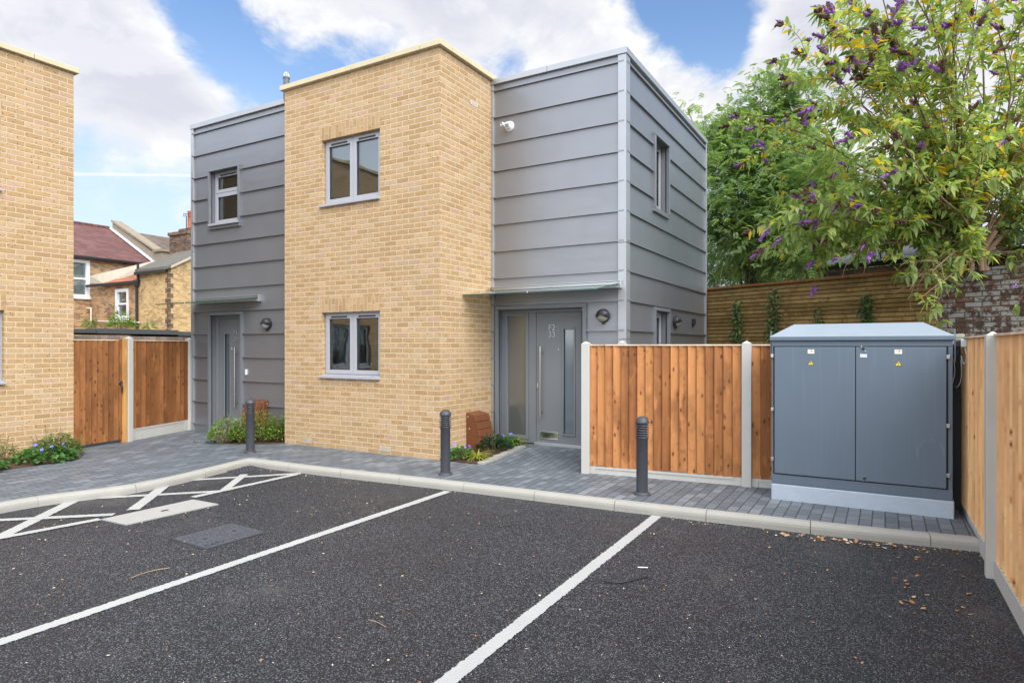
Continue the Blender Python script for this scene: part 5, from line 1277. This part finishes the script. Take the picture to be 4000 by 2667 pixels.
# ================================================================== FOLIAGE
def rand_unit(n): v = nrng.normal(size=(n, 3)); return v/np.linalg.norm(v, axis=1, keepdims=True)
def frond_tree(name, label, x, y, crown, trunk_pts, nfr, seed, group='trees behind the slatted fence', stems=3):
    """feathery tree: clumps of pinnate leaves over the volume of several overlapping lobes"""
    t = thing(name, label, 'tree', (x, y, 0), group); r_ = np.random.default_rng(seed)
    mb = MB(); rr_ = random.Random(seed)
    for s in range(stems):
        a = rr_.uniform(0, 6.28); tx, ty = x + .5*math.cos(a)*s*.6, y + .4*math.sin(a)
        top = Vector((x + rr_.uniform(-1, 1)*crown[0][3]*.5, y + rr_.uniform(-.6, .6), trunk_pts[1]))
        P = [Vector((tx, ty, -.1)), Vector((tx, ty, 1.5)).lerp(top, .12), Vector((tx, ty, 0)).lerp(top, .5) + Vector((rr_.uniform(-.2, .2), 0, 0)), top]
        P = smooth(P, 2); mb.tube(P, [trunk_pts[0]*(1-.85*k/(len(P)-1)) for k in range(len(P))], 8)
        for k in range(9):
            i = rr_.randint(len(P)//3, len(P)-2); st = P[i]; cx_, cy_, cz_, rx_, rz_ = rr_.choice(crown)
            e = Vector((cx_ + rr_.uniform(-.8, .8)*rx_, cy_ + rr_.uniform(-.8, .8)*rx_, cz_ + rr_.uniform(-.6, .8)*rz_)); m_ = st.lerp(e, .5) + Vector((0, 0, .25))
            Q = smooth([st, m_, e], 2); mb.tube(Q, [.032*(1-.85*q_/(len(Q)-1)) for q_ in range(len(Q))], 5)
    mb.build('trunk', M_BARKD, t)
    vol = np.array([c[3]**2*c[4] for c in crown]); pick = r_.choice(len(crown), 260, p=vol/vol.sum())
    C = np.array(crown)[pick]; u = r_.normal(size=(260, 3)); u /= np.linalg.norm(u, axis=1, keepdims=True)
    rad = r_.random(260)**.42
    cl = C[:, :3] + u*rad[:, None]*C[:, [3, 3, 4]]
    ci = r_.integers(0, 260, nfr); sz = r_.uniform(.22, .52, 260)
    base = cl[ci] + r_.normal(size=(nfr, 3))*sz[ci][:, None]*[1, 1, .62]
    outw = base - np.array([x, y, base[:, 2].mean()*.9]); outw[:, 2] *= .3
    d = outw/np.linalg.norm(outw, axis=1, keepdims=True) + r_.normal(size=(nfr, 3))*.7; d[:, 2] -= .15; d /= np.linalg.norm(d, axis=1, keepdims=True)
    up = r_.normal(size=(nfr, 3))*.35 + [0, 0, 1]; s = np.cross(d, up); s /= np.linalg.norm(s, axis=1, keepdims=True)
    P, Dd, Nn, Ls, Ws, T = [], [], [], [], [], []
    tn = np.clip(.48 + r_.normal(size=nfr)*.2 + (r_.random(260)[ci]-.5)*.5, 0, 1); L = r_.uniform(.16, .30, nfr)
    for k in range(5):
        f = (k+.6)/5.0
        for sg in (-1, 1):
            P.append(base + d*(L*f)[:, None] - np.array([0, 0, 1])*(L*f*f*.35)[:, None]); Dd.append(d*.55 + s*sg + [0, 0, -.15]); Nn.append(up); Ls.append(L*.40); Ws.append(L*.17); T.append(tn)
    leaf_mesh('crown', M_LTREE, t, np.concatenate(P), np.concatenate(Dd), np.concatenate(Nn), np.concatenate(Ls), np.concatenate(Ws), np.concatenate(T), .1, .15)
    return t
def cdir(px, f): r = (px-CX)/F; return (CS*r-SN)*f, (SN*r+CS)*f
def zz_(py, f): return EYE + (CYH-py)/F*f
def lobe(Dx, Dy, f, rx, rz): x, y = cdir(Dx*D2, f); return (x, y, zz_(Dy*D2, f), rx, rz)
tx, ty = cdir(1745*D2, 19)
frond_tree('tree', 'tall feathery green tree close beside the grey clad house', tx, ty,
           [lobe(1760, 300, 19, 1.25, 1.35), lobe(1690, 400, 18.6, 1.2, 1.2), lobe(1790, 420, 18.8, 1.3, 1.5), lobe(1650, 520, 18.5, 1.0, 1.0), lobe(1755, 540, 18.6, 1.3, 1.0), lobe(1815, 230, 19, .75, .75), lobe(1620, 350, 19.5, .7, .8), lobe(1775, 225, 19, .8, .75), lobe(1590, 280, 20, .4, .7), lobe(1685, 320, 19, .9, .9), lobe(1715, 250, 19.2, .7, .6)], (.12, 7.5), 11500, 3)
tx, ty = cdir(1925*D2, 17)
frond_tree('tree', 'shorter bushy tree half hidden behind the purple flowering shrub', tx, ty,
           [lobe(1880, 440, 17, 1.0, 1.2), lobe(1960, 520, 16.5, 1.1, .9), lobe(1890, 580, 16.5, 1.0, .7), lobe(2040, 560, 16.5, .9, .6)], (.10, 5.0), 5200, 5)
tx, ty = cdir(1700*D2, 24)
frond_tree('tree', 'dense dark tree mass low down behind the slatted fence', tx, ty,
           [lobe(1640, 600, 22, 1.3, .9), lobe(1740, 610, 23, 1.4, .8), lobe(1840, 610, 22, 1.3, .9), lobe(1930, 620, 21, 1.2, .7)], (.10, 4.5), 5200, 8)

# butterfly bush growing out of the old wall
def head_mesh(name, mt, L, Rr, seed):
    r_ = random.Random(seed); m = MB(); n = 9; rows = 9
    def rad(f): return Rr*(math.sin(min(1, f*3.2)*math.pi/2))*(1-f**2.2)
    rings = []
    for k in range(rows+1):
        f = k/rows; rings.append(m.add([(rad(f)*r_.uniform(.65, 1.25)*math.cos(2*math.pi*j/n), rad(f)*r_.uniform(.65, 1.25)*math.sin(2*math.pi*j/n), f*L) for j in range(n)]))
    for k in range(rows):
        for j in range(n): m.face((rings[k]+j, rings[k]+(j+1) % n, rings[k+1]+(j+1) % n, rings[k+1]+j))
    for _ in range(26):
        f = r_.uniform(.05, .85); a = r_.uniform(0, 6.28); R0 = rad(f)*1.0; c = Vector((R0*math.cos(a), R0*math.sin(a), f*L)); o = Vector((math.cos(a), math.sin(a), .4)).normalized(); sd_ = o.orthogonal()*.006
        m.poly([c-sd_, c+sd_, c+o*.016+sd_*1.3, c+o*.016-sd_*1.3])
    me_o = m.build(name, mt, None); me = me_o.data; bpy.data.objects.remove(me_o); return me
bx, by = 1.10, 11.42; bz0 = 2.90
bud = thing('butterfly_bush', 'large purple flowering butterfly bush sprouting from the top of the old wall', 'shrub', (bx, by, bz0))
HP = [head_mesh('flower_spike', M_FPURP, .17, .021, k) for k in range(3)]; HD = [head_mesh('seed_head', M_FDEAD, .16, .03, 10+k) for k in range(3)]
rb = random.Random(42); smb = MB(); LP, LD_, LN, LL, LW, LT = [], [], [], [], [], []; tips = []
right = Vector((CS, SN, 0)); fwd = Vector((-SN, CS, 0))
def leaves_on(P0, P1, n, scale=1.0, yel=.06):
    d = (P1-P0)
    if P0.z < 2.95 and rb.random() < .84: return
    for k in range(n):
        p = P0 + d*((k+rb.random())/n); ax = d.normalized(); sd_ = ax.cross(Vector((rb.gauss(0, 1), rb.gauss(0, 1), rb.gauss(0, 1)))).normalized()
        for sg in (1, -1):
            dd = (sd_*sg + ax*.55 + Vector((0, 0, -.12))).normalized(); L = rb.uniform(.09, .175)*scale
            LP.append(p); LD_.append(dd); LN.append(Vector((rb.gauss(0, .35), rb.gauss(0, .35), 1))); LL.append(L); LW.append(L*rb.uniform(.32, .44)); LT.append(rb.uniform(.86, 1) if rb.random() < yel else min(.8, max(0, rb.gauss(.46, .2))))
def shoot(P0, d0, L, r0, depth, droop, yel):
    n = 7; P = [P0]; d = d0.normalized()
    for k in range(n):
        d = (d + Vector((rb.gauss(0, .09), rb.gauss(0, .09), rb.gauss(0, .06) - droop*(k/n)))).normalized(); P.append(P[-1] + d*L/n)
    smb.tube(P, [r0*(1-.72*k/n) for k in range(n+1)], 6 if depth == 0 else 4, False)
    if depth == 0:
        for k in range(rb.randint(7, 10)):
            i = rb.randint(1, n); ax = (P[min(i+1, n)]-P[i-1]).normalized(); o = ax.cross(Vector((rb.gauss(0, 1), rb.gauss(0, 1), rb.gauss(0, 1)))).normalized()
            shoot(P[i], ax*.8 + o*.75 + Vector((0, 0, .12)), rb.uniform(.35, .85)*(L/3.0)**.5, r0*.42, 1, .12, yel)
    st = 2 if depth == 0 else 1
    for k in range(st, n): leaves_on(P[k], P[k+1], (1 if k < 4 else 2) if depth == 0 else rb.choice((2, 2, 3)), 1.0, yel)
    tips.append((P[-1], d, depth))
base = Vector((bx, by, bz0))
stems = []
for k in range(44):
    a = rb.uniform(-82, 82); dep = rb.uniform(-.75, .45)
    L = 3.9*(1 - .0016*abs(a)**1.05) * rb.uniform(.70, 1.06)
    if abs(a) > 55: L *= .78
    d = right*math.sin(R(a)) + Vector((0, 0, 1))*math.cos(R(a)) + fwd*dep*.6
    stems.append((d, L, .03 + .12*abs(a)/80))
for k in range(26):
    a = rb.triangular(-62, 18, -28); d = right*math.sin(R(a)) + Vector((0, 0, 1))*math.cos(R(a)) + fwd*rb.uniform(-.55, .2); stems.append((d, rb.uniform(3.2, 4.25)*(1 if a > -40 else .84), .05))
for k in range(18):
    a = rb.uniform(-80, -42); stems.append((right*math.sin(R(a)) + Vector((0, 0, 1))*math.cos(R(a)) + fwd*rb.uniform(-.7, .1), rb.uniform(2.2, 3.4), .08))
for k in range(9):
    a = rb.uniform(86, 112)*(-1 if k < 7 else 1); d = right*math.sin(R(a)) + Vector((0, 0, 1))*math.cos(R(a)) + fwd*rb.uniform(-.9, -.2); stems.append((d, rb.uniform(1.2, 2.1), .16))
for d, L, dr_ in stems:
    while True:
        T_ = base + d.normalized()*(L + .25)
        if T_.dot(right)/T_.dot(fwd) > .436 or L < 1.0: break
        L *= .94
    shoot(base + Vector((rb.uniform(-.16, .16), rb.uniform(-.1, .1), rb.uniform(-.05, .25))), d, L, .015*rb.uniform(.6, 1.5), 0, dr_, .15 if d.z > .55 else .05)
for k in range(2):                                  # sprays hanging over the wall
    a = Vector((bx + rb.uniform(-.3, .9), by-.22, bz0-.15)); shoot(a, Vector((rb.uniform(-.5, .5), -.35, -.5)), rb.uniform(.5, .95), .012, 0, .15, .04)
# stump
for k in range(7):
    a = 2*math.pi*k/7; P = [base + Vector((.16*math.cos(a), .05*math.sin(a)-.02, -.22)), base + Vector((.12*math.cos(a), .08*math.sin(a), .0)), base + Vector((.40*math.cos(a), .16*math.sin(a), .34))]; smb.tube(smooth(P, 2), .04, 7)
smb.build('stems', M_BARKB, bud)
leaf_mesh('leaves', M_LBUD, bud, LP, LD_, LN, LL, LW, LT, .16, .22)
np_, nd_ = 0, 0; inv = WM[bud.name].inverted()
def put_head(me, name, P, d, s):
    o = bpy.data.objects.new(name, me); COL.objects.link(o); o.parent = bud; o.location = inv @ P; o.rotation_euler = d.to_track_quat('Z', 'Y').to_euler(); o.scale = (s, s, s*rb.uniform(.8, 1.3))
rb.shuffle(tips); extra = {0: MB(), 1: MB()}
far = sorted((t for t in tips if t[0].dot(right)/t[0].dot(fwd) < .83), key=lambda t: -(t[0]-base).length + rb.gauss(0, .8))
def merge(m, me, P, d, s):
    q_ = d.to_track_quat('Z', 'Y'); i = m.add([P + q_ @ (v.co*s) for v in me.vertices])
    for p_ in me.polygons: m.face([i + k for k in p_.vertices])
for n_, (P, d, dep) in enumerate(far[:250]):
    for k in range(rb.choice((2, 3)) if (P-base).length > 2.0 else 1):
        dk = (d + Vector((rb.gauss(0, .5), rb.gauss(0, .5), rb.gauss(.05, .35)))*(0 if k == 0 else 1)).normalized(); u = rb.random(); Pk = P - d*(.03*k)
        if u < .58:
            if np_ < 100: put_head(rb.choice(HP), 'flower_spike', Pk, dk, rb.uniform(.7, 1.25)); np_ += 1
            else: merge(extra[0], rb.choice(HP), Pk, dk, rb.uniform(.7, 1.2))
        else:
            if nd_ < 100: put_head(rb.choice(HD), 'seed_head', Pk, (dk + Vector((0, 0, -.25))).normalized(), rb.uniform(.6, 1.2)); nd_ += 1
            else: merge(extra[1], rb.choice(HD), Pk, dk, rb.uniform(.6, 1.1))
for m_, nm, mt_ in ((extra[0], 'flower_spikes', M_FPURP), (extra[1], 'seed_heads', M_FDEAD)):
    if m_.f: m_.build(nm, mt_, bud)['kind'] = 'stuff'

# climbers on the slatted fence
for px, top, dens, lab in ((1700, 2.50, 120, 'slender leafy climber nearest the grey house on the slatted fence'), (1781, 2.62, 150, 'second leafy climber from the house, tallest on the slatted fence'),
                     (1888, 2.28, 70, 'sparse short climber in the middle of the slatted fence'), (1996, 2.42, 170, 'bushy climber below the purple flowers on the slatted fence')):
    u = s_at(px*D2); q_ = FSL.p(u, 0, .06); t = thing('climber', lab, 'climbing plant', (q_.x, q_.y, 0), 'climbers on the slatted fence'); r_ = random.Random(int(px))
    mb = MB()
    for s in range(3):
        P = [FSL.p(u + r_.uniform(-.04, .04) + .05*math.sin(k*1.3+s), top*k/8, .05 + r_.uniform(0, .03)) for k in range(9)]; mb.tube(P, .006, 5)
    mb.tube([FSL.p(u+.03, 0, .055), FSL.p(u+.03, top*.86, .055)], .008, 5)
    mb.build('stems', M_BARKB, t)
    P, Dd, Nn, Ls, Ws, T = [], [], [], [], [], []
    for k in range(dens*3):
        z = top*r_.random()**.9; sp = .085*(1.25 - z/top)+.02
        P.append(FSL.p(u + r_.gauss(0, sp), z, .05 + r_.random()*.09)); Dd.append(Vector((r_.gauss(0, .7), r_.gauss(0, .5)-.4, r_.gauss(-.2, .6)))); Nn.append(Vector((r_.gauss(0, .5), -1, .7 + r_.gauss(0, .5)))); l_ = r_.uniform(.05, .095); Ls.append(l_); Ws.append(l_*.6); T.append(r_.random())
    for k in range(10):
        P.append(FSL.p(u + r_.gauss(0, .14), top*r_.uniform(.6, 1.06), .05)); Dd.append(Vector((r_.gauss(0, 1), -.2, .4))); Nn.append(Vector((0, -1, .5))); Ls.append(.06); Ws.append(.03); T.append(.8)
    leaf_mesh('leaves', M_LIVY, t, P, Dd, Nn, Ls, Ws, T)

# bed plants
def leafy(name, label, cat, pos, rad, h, n, mt, Lr, wr, group=None, seed=1, shoots=0, stem=M_BARKB, fl=0, upright=.3):
    n = int(n*(3.0 if mt is M_LBOX or mt is M_LOLIVE else 2.0)); rad *= 1.08
    t = thing(name, label, cat, pos, group); r_ = random.Random(seed); c = Vector(pos)
    P, Dd, Nn, Ls, Ws, T = [], [], [], [], [], []; mb = MB()
    def leaf(p, d, nn, s=1.0):
        P.append(p); Dd.append(d); Nn.append(nn); l_ = r_.uniform(*Lr)*s; Ls.append(l_); Ws.append(l_*wr); T.append(r_.random())
    for k in range(n):
        a = r_.uniform(0, 6.283); rr_ = rad*math.sqrt(r_.random()); z = h*(1-(rr_/rad)**2*.75)*r_.uniform(.35, 1.0)
        p = c + Vector((rr_*math.cos(a), rr_*math.sin(a), z)); d = Vector((math.cos(a), math.sin(a), r_.gauss(upright, .4))); leaf(p, d, Vector((r_.gauss(0, .3) + .3*math.cos(a), r_.gauss(0, .3) + .3*math.sin(a), 1)))
        if k % 17 == 0: mb.tube([c + Vector((rr_*.3*math.cos(a), rr_*.3*math.sin(a), 0)), p], .003, 4, False)
    for k in range(shoots):
        a = r_.uniform(0, 6.283); rr_ = rad*r_.uniform(.1, .9); b = c + Vector((rr_*math.cos(a), rr_*math.sin(a), h*.3)); e = b + Vector((r_.gauss(0, .07), r_.gauss(0, .07), h*r_.uniform(.55, 1.0))); mb.tube([c + Vector((rr_*.4*math.cos(a), rr_*.4*math.sin(a), 0)), b, e], .0035, 4, False)
        for q_ in range(14):
            f = q_/13; a2 = q_*2.4; leaf(b.lerp(e, f), Vector((math.cos(a2), math.sin(a2), .55)), Vector((0, 0, 1)), .8 - .25*f)
    if mb.f: mb.build('stems', stem, t)
    leaf_mesh('foliage', mt, t, P, Dd, Nn, Ls, Ws, T, .15, .2)
    for k in range(fl):
        a = r_.uniform(-2.6, .6); rr_ = rad*r_.uniform(.3, .9); q_ = c + Vector((rr_*math.cos(a), rr_*math.sin(a), h*r_.uniform(.8, 1.15))); m = MB()
        nrm_ = Vector((r_.gauss(.3, .3), r_.gauss(-.5, .3), .8)).normalized(); A = nrm_.orthogonal().normalized(); B = nrm_.cross(A)
        for j in range(5):
            t0 = 2*math.pi*j/5; u0 = A*math.cos(t0-.5) + B*math.sin(t0-.5); u1 = A*math.cos(t0) + B*math.sin(t0); u2 = A*math.cos(t0+.5) + B*math.sin(t0+.5)
            m.poly([q_, q_ + u0*.020 + nrm_*.004, q_ + u1*.028 + nrm_*.008, q_ + u2*.020 + nrm_*.004])
        m.tube([q_ - nrm_*.002, q_ - nrm_*.06 - Vector((0, 0, .04))], .002, 4, False); m.build('flower', M_FVIOL, t)
    return t
GB = 'plants in the bed by the left wall'; GS = 'shrubs below the grey wall by the meter box'; GF = 'plants in the bed by the front door'
leafy('geranium', 'lobed green geranium with violet flowers under the left brick wall', 'plant', (-10.12, 4.45, 0), .32, .24, 230, M_LGER, (.05, .09), .85, GB, 3, 0, fl=4)
leafy('geranium', 'geranium with one violet flower low at the left picture edge', 'plant', (-9.98, 3.55, 0), .34, .24, 210, M_LGER, (.05, .09), .85, GB, 4, 0, fl=3)
leafy('geranium', 'pale green geranium cut off by the left picture edge', 'plant', (-9.86, 2.95, 0), .28, .20, 160, M_LGER, (.05, .09), .85, GB, 6, 0)
leafy('shrub', 'bushy dark leaved shrub at the brick corner beside the gate', 'shrub', (-10.42, 4.72, 0), .28, .34, 300, M_LOLIVE, (.05, .09), .33, GB, 5, 7)
leafy('shrub', 'spindly upright shrub against the left brick wall', 'shrub', (-10.50, 4.05, 0), .26, .32, 120, M_LOLIVE, (.04, .07), .33, GB, 9, 7)
leafy('shrub', 'spindly shrub nearest the left picture edge', 'shrub', (-10.45, 3.5, 0), .3, .40, 130, M_LOLIVE, (.04, .07), .33, GB, 19, 6)
for k, (px, py, rad, h, nsh, lab) in enumerate(((880, 1728, .24, .46, 3, 'light green shrub left of the first bollard in front of the grey door'), (958, 1726, .22, .48, 3, 'light green shrub directly behind the first bollard'),
                               (1025, 1724, .28, .54, 5, 'light green shrub right of the first bollard by the brown meter box'), (1085, 1722, .22, .44, 2, 'light green shrub against the left edge of the brick front'))):
    p = p_z(px, py, 0); leafy('shrub', lab, 'shrub', (p.x, p.y, 0), rad, h, 330, M_LBOX, (.035, .065), .42, GS, 30+k, nsh)
leafy('geranium', 'small geranium with violet flowers behind the middle bollard', 'plant', (-5.20, 7.48, .02), .19, .17, 130, M_LGER, (.04, .07), .85, GF, 41, 0, fl=3)
leafy('spurge', 'dark green spurge below the brown meter box', 'plant', (-5.0, 8.05, .05), .22, .24, 190, M_LDARK, (.06, .10), .30, GF, 42, 0, upright=.5)
leafy('geranium', 'small geranium with a violet flower by the glazed side panel', 'plant', (-4.98, 8.38, .08), .17, .20, 110, M_LGER, (.04, .07), .8, GF, 43, 0, fl=2)
def tuft(label, pos, n, L, seed):
    t = thing('golden_grass', label, 'ornamental grass', pos, GF); r_ = random.Random(seed); m = MB()
    for k in range(n):
        a = r_.uniform(0, 6.283); l_ = L*r_.uniform(.6, 1.1); s = Vector((-math.sin(a), math.cos(a), 0))*.005; o = Vector((math.cos(a), math.sin(a), 0)); c = Vector(pos) + o*r_.uniform(0, .03); m.tint = r_.random(); el = r_.uniform(.5, 1.3)
        pts = [c + o*l_*f*math.cos(el*(1-.6*f)) + Vector((0, 0, l_*(f*math.sin(el) - f*f*.55))) for f in (0, .25, .5, .75, 1)]
        for (p0, w0), (p1_, w1_) in zip(zip(pts, (1, 1.2, 1.1, .8, .2)), zip(pts[1:], (1.2, 1.1, .8, .2))): m.poly([p0-s*w0, p0+s*w0, p1_+s*w1_, p1_-s*w1_])
    m.build('blades', M_LGRASS, t)
tuft('bright golden grass tuft at the paving edge below the meter box', (-4.93, 7.50, .03), 120, .26, 1); tuft('smaller golden grass tuft at the foot of the glazed side panel', (-4.92, 8.52, .09), 90, .26, 2)
for px, hh, nn, lab in ((970, .50, 120, 'pale green weed clump growing on the shed roof'), (720, .3, 26, 'small weed at the left end of the shed roof'), (1190, .28, 20, 'thin weed at the right end of the shed roof')):
    p = p_x(px*.4889, 1280, -18.3); leafy('weed', lab, 'weed', (p.x, p.y, 2.05), .30 if nn > 100 else .12, hh, nn, M_LBOX, (.09, .16), .3, 'weeds on the shed roof', int(px), 3 if nn > 100 else 1)

# litter on the asphalt
P, Dd, Nn, Ls, Ws, T = [], [], [], [], [], []
rl = random.Random(5)
def fleck(x, y, L, t=None):
    a = rl.uniform(0, 6.283); P.append((x, y, ZA+.006)); Dd.append((math.cos(a), math.sin(a), rl.uniform(0, .25))); Nn.append((rl.gauss(0, .2), rl.gauss(0, .2), 1)); Ls.append(L); Ws.append(L*rl.uniform(.35, .7)); T.append(rl.random() if t is None else t)
for k in range(1150): fleck(rl.uniform(-7.4, .55), rl.uniform(.6, 5.9), rl.choice((.007, .009, .012, .016, .024)))
KF = offset(KRT, .14)
for k in range(420):
    i = rl.randrange(len(KF)-1); p = KF[i].lerp(KF[i+1], rl.random()); o = abs(rl.gauss(0, .10)); fleck(p.x, p.y - o - .01, rl.choice((.008, .012, .02)))
for k in range(85):
    f = rl.random(); p = p_z(3020 + 640*f + rl.gauss(0, 20), 2078 + 70*f + abs(rl.gauss(0, 9)), ZA); fleck(p.x, p.y, rl.uniform(.02, .055), rl.choice((.1, .3, .5, .95, .7)))
for k in range(40): p = p_z(rl.uniform(3500, 3800), rl.uniform(2150, 2420), ZA); fleck(min(p.x, .56), p.y, rl.uniform(.015, .045), rl.choice((.05, .3, .6)))
tag(leaf_mesh('leaf_litter', M_LITTER, None, P, Dd, Nn, Ls, Ws, T, .05, -.05), 'dry leaves and seed flecks scattered over the asphalt', 'litter', kind='stuff')
def ground_strand(name, label, cat, pix, r_, mt):
    mb = MB(); mb.tube(smooth([p_z(x, y, ZA) + Vector((0, 0, r_+.004 + .004*(k % 2))) for k, (x, y) in enumerate(pix)], 1), r_, 5); tag(mb.build(name, mt), label, cat)
ground_strand('twig', 'dry forked straw twig on the asphalt near the iron cover', 'twig', [(512, 2259), (560, 2243), (610, 2228), (663, 2222)], .003, M_TWIG)
ground_strand('black_strap', 'short curved black plastic strap on the asphalt right of the bay line', 'strap', [(2358, 2272), (2400, 2281), (2440, 2279), (2500, 2264), (2530, 2256)], .006, M_BLACK)
ground_strand('twig', 'thin pale twig in the middle of the parking bay', 'twig', [(1438, 2423), (1470, 2432), (1508, 2452)], .002, M_TWIG)
ground_strand('white_stick', 'small white plastic stick on the asphalt right of the bay line', 'litter', [(2491, 2219), (2531, 2222)], .005, M_WHITE)
